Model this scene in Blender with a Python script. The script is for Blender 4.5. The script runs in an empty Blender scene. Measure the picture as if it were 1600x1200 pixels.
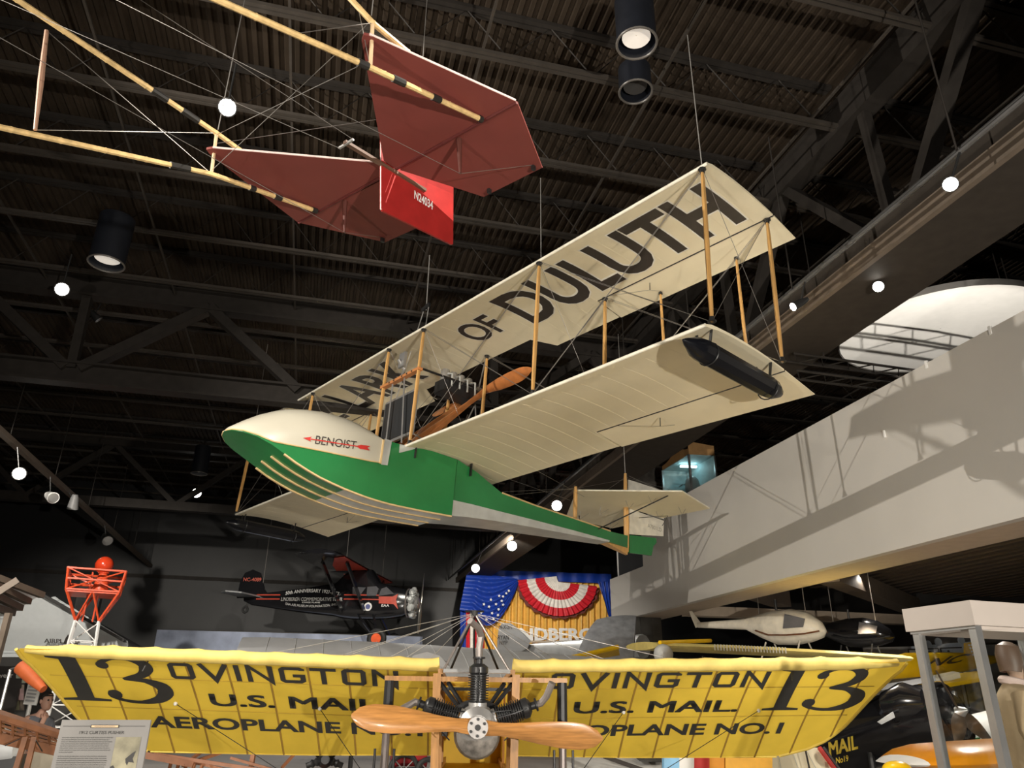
import bpy, bmesh, math, random
import numpy as np
from mathutils import Vector, Matrix
random.seed(7)
rng = np.random.default_rng(7)
scn = bpy.context.scene
COL = scn.collection
# ------------------------------------------------------------------ camera, world, lamps, exposure
CAM = np.array([0.0, 0.0, 1.65]); FPX = 1175.0
_p = math.radians(23.05); _r = math.radians(0.6)
DW = np.array([0, math.cos(_p), math.sin(_p)])
_r0 = np.array([1.0, 0, 0]); _u0 = np.cross(_r0, DW)
RT = math.cos(_r) * _r0 + math.sin(_r) * _u0
UP = np.cross(RT, DW)
cam_d = bpy.data.cameras.new('camera'); cam_d.sensor_width = 36; cam_d.lens = FPX / 1600 * 36
cam_d.clip_end = 200
cam = bpy.data.objects.new('camera', cam_d); COL.objects.link(cam)
cam.matrix_world = Matrix(((RT[0], UP[0], -DW[0], CAM[0]), (RT[1], UP[1], -DW[1], CAM[1]), (RT[2], UP[2], -DW[2], CAM[2]), (0, 0, 0, 1)))
scn.camera = cam
scn.view_settings.view_transform = 'Standard'; scn.view_settings.look = 'None'
scn.view_settings.gamma = 1; scn.view_settings.use_curve_mapping = False
scn.view_settings.exposure = 0.0
w = bpy.data.worlds.new('world'); scn.world = w; w.use_nodes = True
w.node_tree.nodes['Background'].inputs[0].default_value = (1, .9, .8, 1)
w.node_tree.nodes['Background'].inputs[1].default_value = 0.03

# building axes: AU runs into the hall (along the roof deck ribs), AV runs along the joists
_a = math.radians(-14.2)
AU = np.array([math.sin(_a), math.cos(_a), 0]); AV = np.array([math.cos(_a), -math.sin(_a), 0]); AZ = np.array([0, 0, 1.0])
def W(u, v, z): return AU * u + AV * v + AZ * z
def lamp(name, kind, pos, aim, power, size=.1, color=(1, .93, .82), angle=60, blend=.5):
    d = bpy.data.lights.new(name, kind); d.energy = power; d.color = color
    if kind == 'SPOT':
        d.spot_size = math.radians(angle); d.spot_blend = blend
    d.shadow_soft_size = size
    o = bpy.data.objects.new(name, d); COL.objects.link(o); o.location = Vector(pos)
    dirv = Vector(np.array(aim, float) - np.array(pos, float))
    o.rotation_euler = dirv.to_track_quat('-Z', 'Y').to_euler()
    return o
# unseen spots added behind the camera to light the aircraft, then the hall's lamps
lamp('low_key_spot', 'SPOT', (4.2, -3.0, 1.1), (0.3, 10, 5.2), 4100, .1, angle=76)  # added low spot for the undersides, on the side the float shadow implies
lamp('left_fill_spot', 'SPOT', (-5.5, -1.5, 1.2), (-1.5, 11, 5.6), 1300, .15, angle=75)  # added low fill for the undersides, not a fixture of the hall
lamp('front_fill_spot', 'SPOT', (-2.2, -2.5, 4.2), (-.6, 8, 1.6), 750, .1, angle=75)  # added fill for the yellow monoplane's front, hung on no rail
lamp('rail_spot_left', 'SPOT', W(5.4, -7.2, 7.15), W(12, 5, 5.0), 3600, .035, angle=85)
lamp('roof_spot_tail', 'SPOT', (2.8, 3.7, 9.4), (-1.0, 6.2, 6.5), 2500, .03, angle=45)
lamp('roof_spot_mono_left', 'SPOT', W(12.5, -7, 7.0), (-3.0, 8.6, 1.8), 1300, .1, angle=50)
lamp('roof_spot_mono_right', 'SPOT', W(8.3, 6.3, 6.9), (2.2, 8.8, 1.8), 800, .1, angle=70)
lamp('rail_spot_curtain', 'SPOT', W(25, 6.2, 6.9), W(34.6, 9.6, 4.8), 2600, .1, angle=55)
lamp('rail_spot_hangar', 'SPOT', W(13.5, -6.8, 6.9), (-12, 22, 3.0), 4500, .1, angle=55)
lamp('black_plane_fill', 'SPOT', W(19, 0, 8.8), (-6, 28, 4.5), 1600, .1, angle=50)  # added to brighten the dark plane; no fixture hangs here
lamp('roof_spot_hall', 'SPOT', W(18, 1, 9.0), W(22, 2, 0), 2600, .15, angle=110)
lamp('disc_uplight', 'SPOT', W(8.4, 9.6, 5.1), W(10.35, 11.03, 8.2), 620, .03, angle=66)
for k, (u_, v_) in enumerate(((11, 10.5), (15, 12), (13, 9.6))):
    lamp('mezzanine_downlight', 'SPOT', W(u_, v_, 4.4), W(u_ - .3, v_ - 1.2, 0), 420, .08, angle=130)
lamp('mezzanine_downlight', 'SPOT', W(6.5, 6.3, 3.9), W(6.0, 3.9, 1.2), 260, .08, angle=100)
# ------------------------------------------------------------------ helpers
def ray(px, py): return DW + RT * (px - 800) / FPX + UP * (600 - py) / FPX
def dp(px, py, d): return CAM + ray(px, py) * d                     # point at depth d
def hz(px, py, z): r = ray(px, py); return CAM + r * (z - CAM[2]) / r[2]   # point at height z
def pu(px, py, u): r = ray(px, py); return CAM + r * (u / (r @ AU))  # point on the plane u
def pv(px, py, v): r = ray(px, py); return CAM + r * (v / (r @ AV))
def nrm(a): a = np.asarray(a, float); return a / (np.linalg.norm(a) + 1e-12)

_mats = {}
def mat(name, col, rough=.5, metal=0, var=.12, scale=6, bump=0, emit=0, trans=0, stretch=None, glass=False, coat=0, bscale=None, spec=None):
    if name in _mats: return _mats[name]
    m = bpy.data.materials.new(name); m.use_nodes = True; nt = m.node_tree; b = nt.nodes['Principled BSDF']
    L = nt.links.new
    b.inputs['Roughness'].default_value = rough; b.inputs['Metallic'].default_value = metal
    tc = nt.nodes.new('ShaderNodeTexCoord'); mp = nt.nodes.new('ShaderNodeMapping'); L(tc.outputs['Object'], mp.inputs[0])
    if stretch: mp.inputs['Scale'].default_value = stretch
    no = nt.nodes.new('ShaderNodeTexNoise'); no.inputs['Scale'].default_value = scale; no.inputs['Detail'].default_value = 5
    L(mp.outputs[0], no.inputs[0])
    cr = nt.nodes.new('ShaderNodeValToRGB')
    c = np.array(col, float)
    cr.color_ramp.elements[0].position = .3; cr.color_ramp.elements[1].position = .7
    cr.color_ramp.elements[0].color = (*np.clip(c * (1 - var), 0, 1), 1); cr.color_ramp.elements[1].color = (*np.clip(c * (1 + var), 0, 1), 1)
    L(no.outputs[0], cr.inputs[0]); L(cr.outputs[0], b.inputs['Base Color'])
    if spec is not None: b.inputs['Specular IOR Level'].default_value = spec
    if coat: b.inputs['Coat Weight'].default_value = coat
    if bump:
        bu = nt.nodes.new('ShaderNodeBump'); bu.inputs['Strength'].default_value = bump; bu.inputs['Distance'].default_value = .01
        n2 = nt.nodes.new('ShaderNodeTexNoise'); n2.inputs['Scale'].default_value = bscale or scale * 3; L(mp.outputs[0], n2.inputs[0])
        L(n2.outputs[0], bu.inputs['Height']); L(bu.outputs[0], b.inputs['Normal'])
    if emit:
        b.inputs['Emission Color'].default_value = (*c, 1); b.inputs['Emission Strength'].default_value = emit
    if trans:
        t = nt.nodes.new('ShaderNodeBsdfTranslucent'); L(cr.outputs[0], t.inputs[0])
        mx = nt.nodes.new('ShaderNodeMixShader'); mx.inputs[0].default_value = trans
        L(b.outputs[0], mx.inputs[1]); L(t.outputs[0], mx.inputs[2]); L(mx.outputs[0], nt.nodes['Material Output'].inputs[0])
    if glass:
        tr = nt.nodes.new('ShaderNodeBsdfTransparent'); tr.inputs[0].default_value = (*c, 1)
        gl = nt.nodes.new('ShaderNodeBsdfGlossy'); gl.inputs['Roughness'].default_value = .02
        lw = nt.nodes.new('ShaderNodeLayerWeight'); lw.inputs['Blend'].default_value = .5
        pw = nt.nodes.new('ShaderNodeMath'); pw.operation = 'POWER'; pw.inputs[1].default_value = 5; L(lw.outputs['Facing'], pw.inputs[0])
        fr = nt.nodes.new('ShaderNodeMath'); fr.operation = 'MULTIPLY_ADD'; fr.inputs[1].default_value = .7; fr.inputs[2].default_value = .03; L(pw.outputs[0], fr.inputs[0])
        mx = nt.nodes.new('ShaderNodeMixShader'); L(fr.outputs[0], mx.inputs[0]); L(tr.outputs[0], mx.inputs[1]); L(gl.outputs[0], mx.inputs[2])
        L(mx.outputs[0], nt.nodes['Material Output'].inputs[0])
    _mats[name] = m
    return m

class MB:
    def __init__(s): s.v = []; s.f = []
    def add(s, vs, fs):
        n = len(s.v); s.v += [tuple(map(float, p)) for p in vs]; s.f += [tuple(i + n for i in f) for f in fs]; return s
    def loft(s, rings, caps=True, closed=True):
        n = len(rings[0]); vs = [p for r in rings for p in r]; fs = []
        for i in range(len(rings) - 1):
            for j in range(n if closed else n - 1):
                k = (j + 1) % n
                fs.append((i * n + j, i * n + k, (i + 1) * n + k, (i + 1) * n + j))
        if caps and closed: fs.append(tuple(range(n))); fs.append(tuple(range((len(rings) - 1) * n, len(rings) * n)))
        return s.add(vs, fs)
    def path(s, pts, r, n=6, caps=True):
        pts = [np.asarray(p, float) for p in pts]; rs = r if hasattr(r, '__len__') else [r] * len(pts)
        up = None; rings = []
        for i, p in enumerate(pts):
            t = nrm((nrm(pts[i + 1] - p) if i < len(pts) - 1 else 0) + (nrm(p - pts[i - 1]) if i else 0))
            if up is None:
                a = np.array([0, 0, 1.0]) if abs(t[2]) < .9 else np.array([1.0, 0, 0])
            else: a = up
            x = nrm(np.cross(a, t)); up = np.cross(t, x)
            rings.append([p + rs[i] * (x * math.cos(2 * math.pi * k / n) + up * math.sin(2 * math.pi * k / n)) for k in range(n)])
        return s.loft(rings, caps)
    def bar(s, p, q, w, h, up=(0, 0, 1), w2=None, h2=None):
        p = np.asarray(p, float); q = np.asarray(q, float); t = nrm(q - p); u = np.asarray(up, float)
        if abs(nrm(u) @ t) > .98: u = np.array([1.0, 0, 0])
        x = nrm(np.cross(t, u)); y = np.cross(x, t)
        r = []
        for c, ww, hh in ((p, w, h), (q, w2 or w, h2 or h)):
            r.append([c + x * a * ww / 2 + y * b * hh / 2 for a, b in ((-1, -1), (1, -1), (1, 1), (-1, 1))])
        return s.loft(r)
    def box(s, lo, hi, ax=None, o=(0, 0, 0)):
        X, Y, Z = ax if ax is not None else (np.array([1., 0, 0]), np.array([0, 1., 0]), np.array([0, 0, 1.]))
        o = np.asarray(o, float)
        vs = [o + X * (lo, hi)[i][0] + Y * (lo, hi)[j][1] + Z * (lo, hi)[k][2] for i in (0, 1) for j in (0, 1) for k in (0, 1)]
        return s.add(vs, [(0, 1, 3, 2), (4, 6, 7, 5), (0, 4, 5, 1), (2, 3, 7, 6), (0, 2, 6, 4), (1, 5, 7, 3)])
    def plate(s, poly, t):
        poly = [np.asarray(p, float) for p in poly]; t = np.asarray(t, float)
        return s.loft([[p - t / 2 for p in poly], [p + t / 2 for p in poly]])
    def lathe(s, prof, o, ax, n=16, caps=True):
        o = np.asarray(o, float); ax = nrm(ax); a = np.array([0, 0, 1.0]) if abs(ax[2]) < .9 else np.array([1.0, 0, 0])
        x = nrm(np.cross(a, ax)); y = np.cross(ax, x)
        return s.loft([[o + ax * t + r * (x * math.cos(2 * math.pi * k / n) + y * math.sin(2 * math.pi * k / n)) for k in range(n)] for r, t in prof], caps)
    def ball(s, c, r, n=16, m=10, sc=(1, 1, 1)):
        c = np.asarray(c, float)
        return s.loft([[c + np.array([sc[0] * r * math.sin(a) * math.cos(2 * math.pi * k / n), sc[1] * r * math.sin(a) * math.sin(2 * math.pi * k / n), sc[2] * r * math.cos(a)]) for k in range(n)]
                       for a in np.linspace(.02, math.pi - .02, m)])
    def torus(s, c, ax, R, r, n=24, m=8, a0=0, a1=2 * math.pi):
        c = np.asarray(c, float); ax = nrm(ax); a = np.array([0, 0, 1.0]) if abs(ax[2]) < .9 else np.array([1.0, 0, 0])
        x = nrm(np.cross(a, ax)); y = np.cross(ax, x)
        full = abs(a1 - a0 - 2 * math.pi) < 1e-6
        rings = []
        for k in range(n + 1):
            t = a0 + (a1 - a0) * k / n; e = x * math.cos(t) + y * math.sin(t)
            rings.append([c + e * (R + r * math.cos(2 * math.pi * j / m)) + ax * r * math.sin(2 * math.pi * j / m) for j in range(m)])
        return s.loft(rings, caps=not full)
    def grid(s, fn, us, vs):
        P = [fn(a, b) for a in us for b in vs]; n = len(vs)
        return s.add(P, [(i * n + j, i * n + j + 1, (i + 1) * n + j + 1, (i + 1) * n + j) for i in range(len(us) - 1) for j in range(n - 1)])
    def mesh(s, name, smooth=True, fix=True, inv=None):
        me = bpy.data.meshes.new(name)
        v = np.array(s.v)
        if inv is not None: v = v @ inv[0].T + inv[1]
        me.from_pydata([tuple(p) for p in v], [], s.f)
        if fix:
            bm = bmesh.new(); bm.from_mesh(me); bmesh.ops.remove_doubles(bm, verts=bm.verts, dist=1e-5)
            bmesh.ops.recalc_face_normals(bm, faces=bm.faces); bm.to_mesh(me); bm.free()
        if smooth:
            me.polygons.foreach_set('use_smooth', [True] * len(me.polygons)); me.set_sharp_from_angle(angle=.6)
        me.update(); return me

class Thing:
    """An Empty at the base of a thing that parents its parts; parts are given in world or in local coordinates."""
    def __init__(s, name, label, cat, loc=(0, 0, 0), R=None, group=None, kind=None):
        s.o = bpy.data.objects.new(name, None); COL.objects.link(s.o); s.o.empty_display_size = .1
        s.R = np.eye(3) if R is None else np.array(R); s.t = np.array(loc, float)
        M = np.eye(4); M[:3, :3] = s.R; M[:3, 3] = s.t; s.o.matrix_world = Matrix(M.tolist())
        s.inv = (s.R.T, -s.R.T @ s.t)
        tag(s.o, label, cat, group, kind)
    def part(s, name, mb, m, parent=None, label=None, world=False, smooth=True, fix=True, stuff=False):
        me = mb.mesh(name, smooth, fix, s.inv if world else None); me.materials.append(m)
        o = bpy.data.objects.new(name, me); COL.objects.link(o); o.parent = parent or s.o
        if label: o['label'] = label
        if stuff: o['kind'] = 'stuff'
        return o
    def w(s, p): return s.R @ np.asarray(p, float) + s.t
def tag(o, label=None, cat=None, group=None, kind=None):
    if label: o['label'] = label
    if cat: o['category'] = cat
    if group: o['group'] = group
    if kind: o['kind'] = kind
def struct(name, mb, m, parent=None, smooth=False, fix=True, stuff=False):
    me = mb.mesh(name, smooth, fix); me.materials.append(m)
    o = bpy.data.objects.new(name, me); COL.objects.link(o)
    if parent: o.parent = parent
    else: o['kind'] = 'structure'
    if stuff: o['kind'] = 'stuff'
    return o
def clone(o, loc=None, parent=None):
    c = o.copy(); COL.objects.link(c)
    if parent: c.parent = parent
    for ch in list(o.children): clone(ch, None, c)
    if loc is not None: c.location = Vector(loc)
    return c
# lettering: flat glyph meshes (u right, v up, both 0..1 over the word), laid on a surface by a mapping
def glyphs(txt, off=0.0, shear=0.0, spacing=1.0):
    bold = 0
    if 'M' in txt and off > 0: bold, off = off, 0.0     # the font's M does not survive an outline offset
    cu = bpy.data.curves.new('t', 'FONT'); cu.body = txt; cu.offset = off; cu.resolution_u = 4; cu.fill_mode = 'FRONT'; cu.space_character = spacing; cu.shear = shear
    o = bpy.data.objects.new('t', cu); COL.objects.link(o)
    dg = bpy.context.evaluated_depsgraph_get(); me = bpy.data.meshes.new_from_object(o.evaluated_get(dg))
    v = np.array([p.co[:2] for p in me.vertices]); f = [tuple(p.vertices) for p in me.polygons]
    bpy.data.objects.remove(o); bpy.data.curves.remove(cu); bpy.data.meshes.remove(me)
    if bold:
        n = len(v); sh = [(-bold, 0), (bold, 0), (-bold, bold * .8), (bold, bold * .8), (-bold, -bold * .8), (bold, -bold * .8)]
        f = [tuple(i + n * k for i in q) for k in range(len(sh)) for q in f]; v = np.vstack([v + np.array(d) for d in sh])
    lo = v.min(0); hi = v.max(0)
    return (v - lo) / (hi - lo), f, (hi - lo)
def strokes(lines, wd):
    """lines: list of (points, closed) centre lines; returns flat quads with mitred corners; wd = stroke width or list"""
    V = []; F = []
    for pts, closed in lines:
        P = [np.array(p, float) for p in pts]; n = len(P); L = []
        ws = wd if not hasattr(wd, '__len__') else None
        for i in range(n):
            a = P[(i - 1) % n] if (closed or i) else None; b = P[(i + 1) % n] if (closed or i < n - 1) else None
            d1 = nrm(P[i] - a) if a is not None else None; d2 = nrm(b - P[i]) if b is not None else None
            if d1 is None: d1 = d2
            if d2 is None: d2 = d1
            n1 = np.array([-d1[1], d1[0]]); n2 = np.array([-d2[1], d2[0]]); m = nrm(n1 + n2); k = 1 / max(.4, m @ n1)
            L.append((P[i] + m * k * wd / 2, P[i] - m * k * wd / 2))
        b0 = len(V)
        for l, r in L: V += [l, r]
        for i in range(n if closed else n - 1):
            j = (i + 1) % n; F.append((b0 + 2 * i, b0 + 2 * i + 1, b0 + 2 * j + 1, b0 + 2 * j))
    return np.array(V), F
def cut_mesh(V, F, nu=0, nv=0):
    bm = bmesh.new(); vs = [bm.verts.new((p[0], p[1], 0)) for p in V]
    for f in F:
        try: bm.faces.new([vs[i] for i in f])
        except ValueError: pass
    lo = V.min(0); hi = V.max(0)
    for ax, n in ((0, nu), (1, nv)):
        for i in range(1, n):
            c = [0, 0, 0]; c[ax] = lo[ax] + (hi[ax] - lo[ax]) * i / n; nn = [0, 0, 0]; nn[ax] = 1
            bmesh.ops.bisect_plane(bm, geom=bm.verts[:] + bm.edges[:] + bm.faces[:], plane_co=c, plane_no=nn)
    bm.verts.index_update()
    V2 = np.array([v.co[:2] for v in bm.verts]); F2 = [tuple(v.index for v in f.verts) for f in bm.faces]
    bm.free(); return V2, F2
def lay(V, F, fn):
    mb = MB(); mb.add([fn(a, b) for a, b in V], F); return mb
def write(th, txt, m, fn, parent=None, off=.0, nu=0, nv=0, name='lettering', world=False, label=None, shear=0, spacing=1.0):
    V, F, d = glyphs(txt, off, shear, spacing)
    if nu or nv: V, F = cut_mesh(V, F, nu, nv)
    return th.part(name, lay(V, F, fn), m, parent, label, world, smooth=False, fix=False)
def quad(p00, p10, p01, lift=0.0, flip=False):
    """mapping over the parallelogram of three points, lifted along its normal"""
    p00, p10, p01 = (np.asarray(p, float) for p in (p00, p10, p01)); n = nrm(np.cross(p10 - p00, p01 - p00)) * (-1 if flip else 1)
    return lambda a, b: p00 + (p10 - p00) * a + (p01 - p00) * b + n * lift
# ------------------------------------------------------------------ materials
M_deck = mat('roof_deck_paint', (.038, .028, .02), .75, var=.3, scale=1.5, spec=.1)
M_steel = mat('dark_roof_steel', (.03, .026, .023), .6, var=.15, spec=.15)
M_black = mat('black_paint', (.012, .012, .013), .5)
M_gloss = mat('black_gloss', (.012, .012, .014), .16, coat=.5)
M_charcoal = mat('charcoal_wall', (.05, .048, .046), .8, var=.12, scale=2)
M_floor = mat('grey_floor', (.33, .31, .29), .6, var=.1, scale=.8)
M_parapet = mat('parapet_paint', (.56, .535, .5), .7, var=.025, scale=1.2, bump=.05)
M_tan = mat('tan_soffit', (.48, .39, .3), .7, var=.05)
M_brown = mat('brown_steel', (.13, .1, .075), .6)
M_linen = mat('cream_linen', (.86, .77, .56), .75, var=.035, scale=2.5, bump=.04, bscale=60, trans=.05)
M_cream = mat('cream_paint', (.56, .525, .43), .35, var=.04, scale=2)
M_green = mat('green_enamel', (.022, .20, .058), .22, var=.12, scale=1.5)
M_alu = mat('sheet_aluminium', (.64, .66, .65), .3, metal=.35, var=.15, scale=3, bump=.12)
M_wood = mat('varnished_spruce', (.62, .35, .12), .32, var=.18, scale=5, stretch=(9, 9, .7))
M_woodx = mat('varnished_spruce_long', (.62, .34, .11), .32, var=.18, scale=5, stretch=(.8, 9, 9))
M_brass = mat('pine_trim', (.72, .52, .26), .4, var=.15)
M_wire = mat('steel_wire', (.33, .31, .29), .4, metal=.7)
M_wirelt = mat('bright_cable', (.62, .6, .57), .35, metal=.6)
M_fit = mat('black_fitting', (.02, .02, .02), .4)
M_letter = mat('black_dope', (.035, .028, .024), .55, var=.15)
M_white = mat('white_paint', (.85, .84, .82), .5, var=.03)
M_red = mat('red_paint', (.6, .035, .03), .4)
M_redfab = mat('red_fabric', (.20, .042, .034), .6, var=.06, scale=3)
M_bamboo = mat('bamboo', (.74, .52, .24), .35, var=.2, scale=6, stretch=(3, 3, 3))
M_yellow = mat('yellow_fabric', (.80, .56, .06), .65, var=.05, scale=4, bump=.03, bscale=80, trans=.38)
M_yellowp = mat('yellow_enamel', (.85, .52, .01), .3, var=.05)
M_orange = mat('orange_enamel', (.8, .3, .01), .28, var=.06)
M_prop = mat('propeller_oak', (.46, .21, .06), .3, var=.25, scale=4, stretch=(9, 1.2, 14), coat=.3)
M_frame = mat('ash_frame', (.40, .195, .058), .4, var=.2, scale=5, stretch=(7, 7, 1))
M_castalu = mat('cast_aluminium', (.42, .41, .4), .42, metal=.6, var=.1)
M_iron = mat('dark_iron', (.03, .03, .032), .42, metal=.4)
M_pipe = mat('exhaust_steel', (.36, .32, .3), .4, metal=.7)
M_rubber = mat('rubber', (.02, .02, .02), .7)
M_glass = mat('clear_glass', (.97, .98, .98), .02, glass=True)
M_siding = mat('white_clapboard', (.68, .71, .72), .6, var=.03)
M_redor = mat('beacon_red', (.72, .09, .03), .4)
M_silver = mat('silver_dope', (.45, .46, .48), .42, metal=.1, var=.06)
M_palew = mat('pale_grey_wing', (.62, .63, .66), .5, var=.04)
M_khaki = mat('khaki_cloth', (.33, .24, .14), .85, var=.12, scale=8, bump=.2)
M_leather = mat('brown_leather', (.12, .07, .045), .5, var=.15)
M_skin = mat('skin', (.62, .36, .27), .5, var=.06)
M_laminate = mat('warm_white_laminate', (.47, .415, .375), .5, var=.02)
M_stain = mat('brushed_steel', (.55, .55, .55), .3, metal=.8, var=.08)
M_lampglow = mat('lamp_glow', (1, .96, .88), .4, emit=14)
M_canglow = mat('lamp_diffuser', (.8, .74, .66), .4, emit=.55)
M_brownw = mat('brown_stained_wood', (.15, .058, .023), .4, var=.25, scale=6, stretch=(2, 2, 2))
# ------------------------------------------------------------------ the hall
U0, U1, V0, V1 = -16.0, 36.6, -24.0, 24.0
ZD, ZB = 10.62, 9.8                    # roof deck and bottom chords of the joists
fl = MB(); fl.add([W(U0, V0, 0), W(U1, V0, 0), W(U1, V1, 0), W(U0, V1, 0)], [(0, 1, 2, 3)]); struct('floor', fl, M_floor)
def wallbox(name, a, b, zt, th, m):
    d = nrm(b - a); n = np.cross(d, AZ) * th
    mb = MB(); mb.loft([[a, b, b + n, a + n], [p + AZ * zt for p in (a, b, b + n, a + n)]]); return struct(name, mb, m)
wb = wallbox('wall_back', W(U1, V0, 0), W(U1, V1, 0), 11.2, .2, M_black)
wallbox('wall_left', W(U0, V0, 0), W(U1, V0, 0), 11.2, -.2, M_charcoal)
wallbox('wall_right', W(U0, V1, 0), W(U1, V1, 0), 11.2, .2, M_charcoal)
wallbox('wall_front', W(U0, V0, 0), W(U0, V1, 0), 11.2, -.2, M_charcoal)
# far wall: charcoal metal panels under a ledge, below the black upper band
for k in range(22):
    v = -20 + k * 1.3
    mb = MB(); mb.box((-.07, .05, 0.02), (0, 1.25, 6.55), (AU, AV, AZ), W(U1, v, 0)); struct('wall_panel', mb, M_charcoal, wb)
mb = MB(); mb.box((-.22, 0, 0), (-.07, 28.6, .16), (AU, AV, AZ), W(U1, -20, 6.55)); struct('wall_ledge', mb, M_steel, wb)
mb = MB(); mb.box((-.6, 0, 0.02), (-.08, .9, 6.5), (AU, AV, AZ), W(U1, -9.6, 0)); struct('wall_pilaster', mb, mat('pilaster_grey', (.11, .11, .11), .7), wb)
# roof: ribbed metal deck, ribs along AU
mb = MB(); pit = .152; n = int((V1 - V0) / pit); prof = []
for i in range(n):
    v = V0 + i * pit; prof += [(v, ZD + .045), (v + .055, ZD + .045), (v + .075, ZD), (v + .132, ZD)]
mb.loft([[W(U0, v, z) for v, z in prof], [W(U1, v, z) for v, z in prof]], caps=False, closed=False)
ceil = struct('ceiling', mb, M_deck, fix=False)
mb = MB(); mb.box((U0, V0, ZD + .06), (U1, V1, ZD + .2), (AU, AV, AZ)); struct('roof_cover', mb, M_black, ceil)
# open-web joists along AV
for k in range(-3, 15):
    u = 7.57 + 1.918 * k
    if u > 36: break
    va, vb = V0 + .2, (7.05 if u < 30 else V1 - .2)
    for (va, vb) in ((V0 + .2, 7.0), (7.3, V1 - .2)):
        mb = MB()
        for s in (-.045, .045): mb.box((-.035 + s, va, ZD - .07), (.035 + s, vb, ZD - .005), (AU, AV, AZ), AU * u)
        top = struct('roof_joist', mb, M_steel, ceil)
        mb = MB()
        for s in (-.04, .04): mb.box((-.028 + s, va, ZB), (.028 + s, vb, ZB + .055), (AU, AV, AZ), AU * u)
        struct('bottom_chord', mb, mat('joist_chord_grey', (.055, .047, .04), .6, spec=.15), top)
        mb = MB(); st = 1.22; pts = []
        m = int((vb - va) / st)
        for i in range(m + 1):
            pts.append(W(u, va + i * st, ZB + .03)); pts.append(W(u, va + (i + .5) * st, ZD - .04))
        mb.path(pts, .013, 4); struct('web_rod', mb, M_steel, top)
# bridging rods across the joists
for v in np.arange(-21.5, 23, 2.55):
    mb = MB(); mb.box((U0 + 1, v - .018, ZB + .055), (U1 - .3, v + .018, ZB + .09), (AU, AV, AZ)); struct('bridging_rod', mb, mat('joist_chord_grey', (.055, .047, .04), .6, spec=.15), ceil)
# main truss along AV
tr = bpy.data.objects.new('roof_truss', None); COL.objects.link(tr); tr['kind'] = 'structure'
def member(name, mb, m=M_steel, parent=None): return struct(name, mb, m, parent or tr)
ut = 15.9
mb = MB(); mb.box((-.16, V0 + .3, 9.55), (.16, 7.0, 9.6), (AU, AV, AZ), AU * ut); mb.box((-.02, V0 + .3, 9.6), (.02, 7.0, 9.98), (AU, AV, AZ), AU * ut); mb.box((-.16, V0 + .3, 9.98), (.16, 7.0, 10.03), (AU, AV, AZ), AU * ut); member('top_chord', mb)
mb = MB(); mb.box((-.16, V0 + .3, 7.55), (.16, 7.0, 7.6), (AU, AV, AZ), AU * ut); mb.box((-.02, V0 + .3, 7.6), (.02, 7.0, 7.97), (AU, AV, AZ), AU * ut); mb.box((-.16, V0 + .3, 7.97), (.16, 7.0, 8.02), (AU, AV, AZ), AU * ut); member('bottom_chord', mb)
for c in (-5.3 - 8.9, -5.3, 3.6):
    mb = MB(); mb.bar(W(ut, c + .0, 7.9), W(ut, c - .05, 9.65), .17, .2, AU); member('web_post', mb)
    mb = MB(); mb.bar(W(ut, c + .15, 7.9), W(ut, c + 2.4, 9.65), .2, .26, AU); member('web_diagonal', mb)
    mb = MB(); mb.bar(W(ut, c + 2.4, 9.65), W(ut, c + 4.5, 7.9), .2, .26, AU); member('web_diagonal', mb)
    mb = MB(); mb.bar(W(ut, c - 2.2, 9.65), W(ut, c - .1, 7.9), .2, .26, AU); member('web_diagonal', mb)
# second truss further back
ut2 = 27.4
for z in (7.6, 9.7):
    mb = MB(); mb.box((-.15, V0 + .3, z), (.15, 7, z + .3), (AU, AV, AZ), AU * ut2); member('far_chord', mb)
for i in range(12):
    c = -21 + i * 2.3
    mb = MB(); mb.bar(W(ut2, c, 7.8 if i % 2 else 9.8), W(ut2, c + 2.3, 9.8 if i % 2 else 7.8), .16, .2, AU); member('web_diagonal', mb)
# truss along AU at v=7.15 carrying the joists, with the boxed girder as bottom chord
gt = bpy.data.objects.new('roof_girder', None); COL.objects.link(gt); gt['kind'] = 'structure'
mb = MB(); mb.box((U0 + .2, -.16, 9.75), (U1 - .1, .16, 10.3), (AU, AV, AZ), AV * 7.15); member('top_chord', mb, M_steel, gt)
for i, (ua, ub) in enumerate(((7.05, 9.3), (7.05, 5.3))): pass
for c in np.arange(7.05 - 4 * 4.2, 34, 4.2):
    if c < U0 + 1: continue
    mb = MB(); mb.bar(W(c - .1, 7.15, 7.4), W(c - 2.0, 7.15, 9.8), .16, .2, AV); member('web_diagonal', mb, M_steel, gt)
    mb = MB(); mb.bar(W(c + .1, 7.15, 7.4), W(c + 2.1, 7.15, 9.9), .16, .2, AV); member('web_diagonal', mb, M_steel, gt)
    mb = MB(); mb.bar(W(c, 7.15, 7.4), W(c + .1, 7.15, 9.9), .14, .14, AV); member('web_post', mb, M_steel, gt)
mb = MB(); mb.box((U0 + .2, 6.6, 7.0), (U1 - .1, 7.75, 7.5), (AU, AV, AZ)); member('boxed_bottom_chord', mb, mat('girder_paint', (.042, .035, .029), .7, spec=.15), gt)
mb = MB(); mb.box((U0 + .2, 6.52, 6.97), (U1 - .1, 6.6, 7.2), (AU, AV, AZ)); member('bottom_flange', mb, M_brown, gt)
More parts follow.
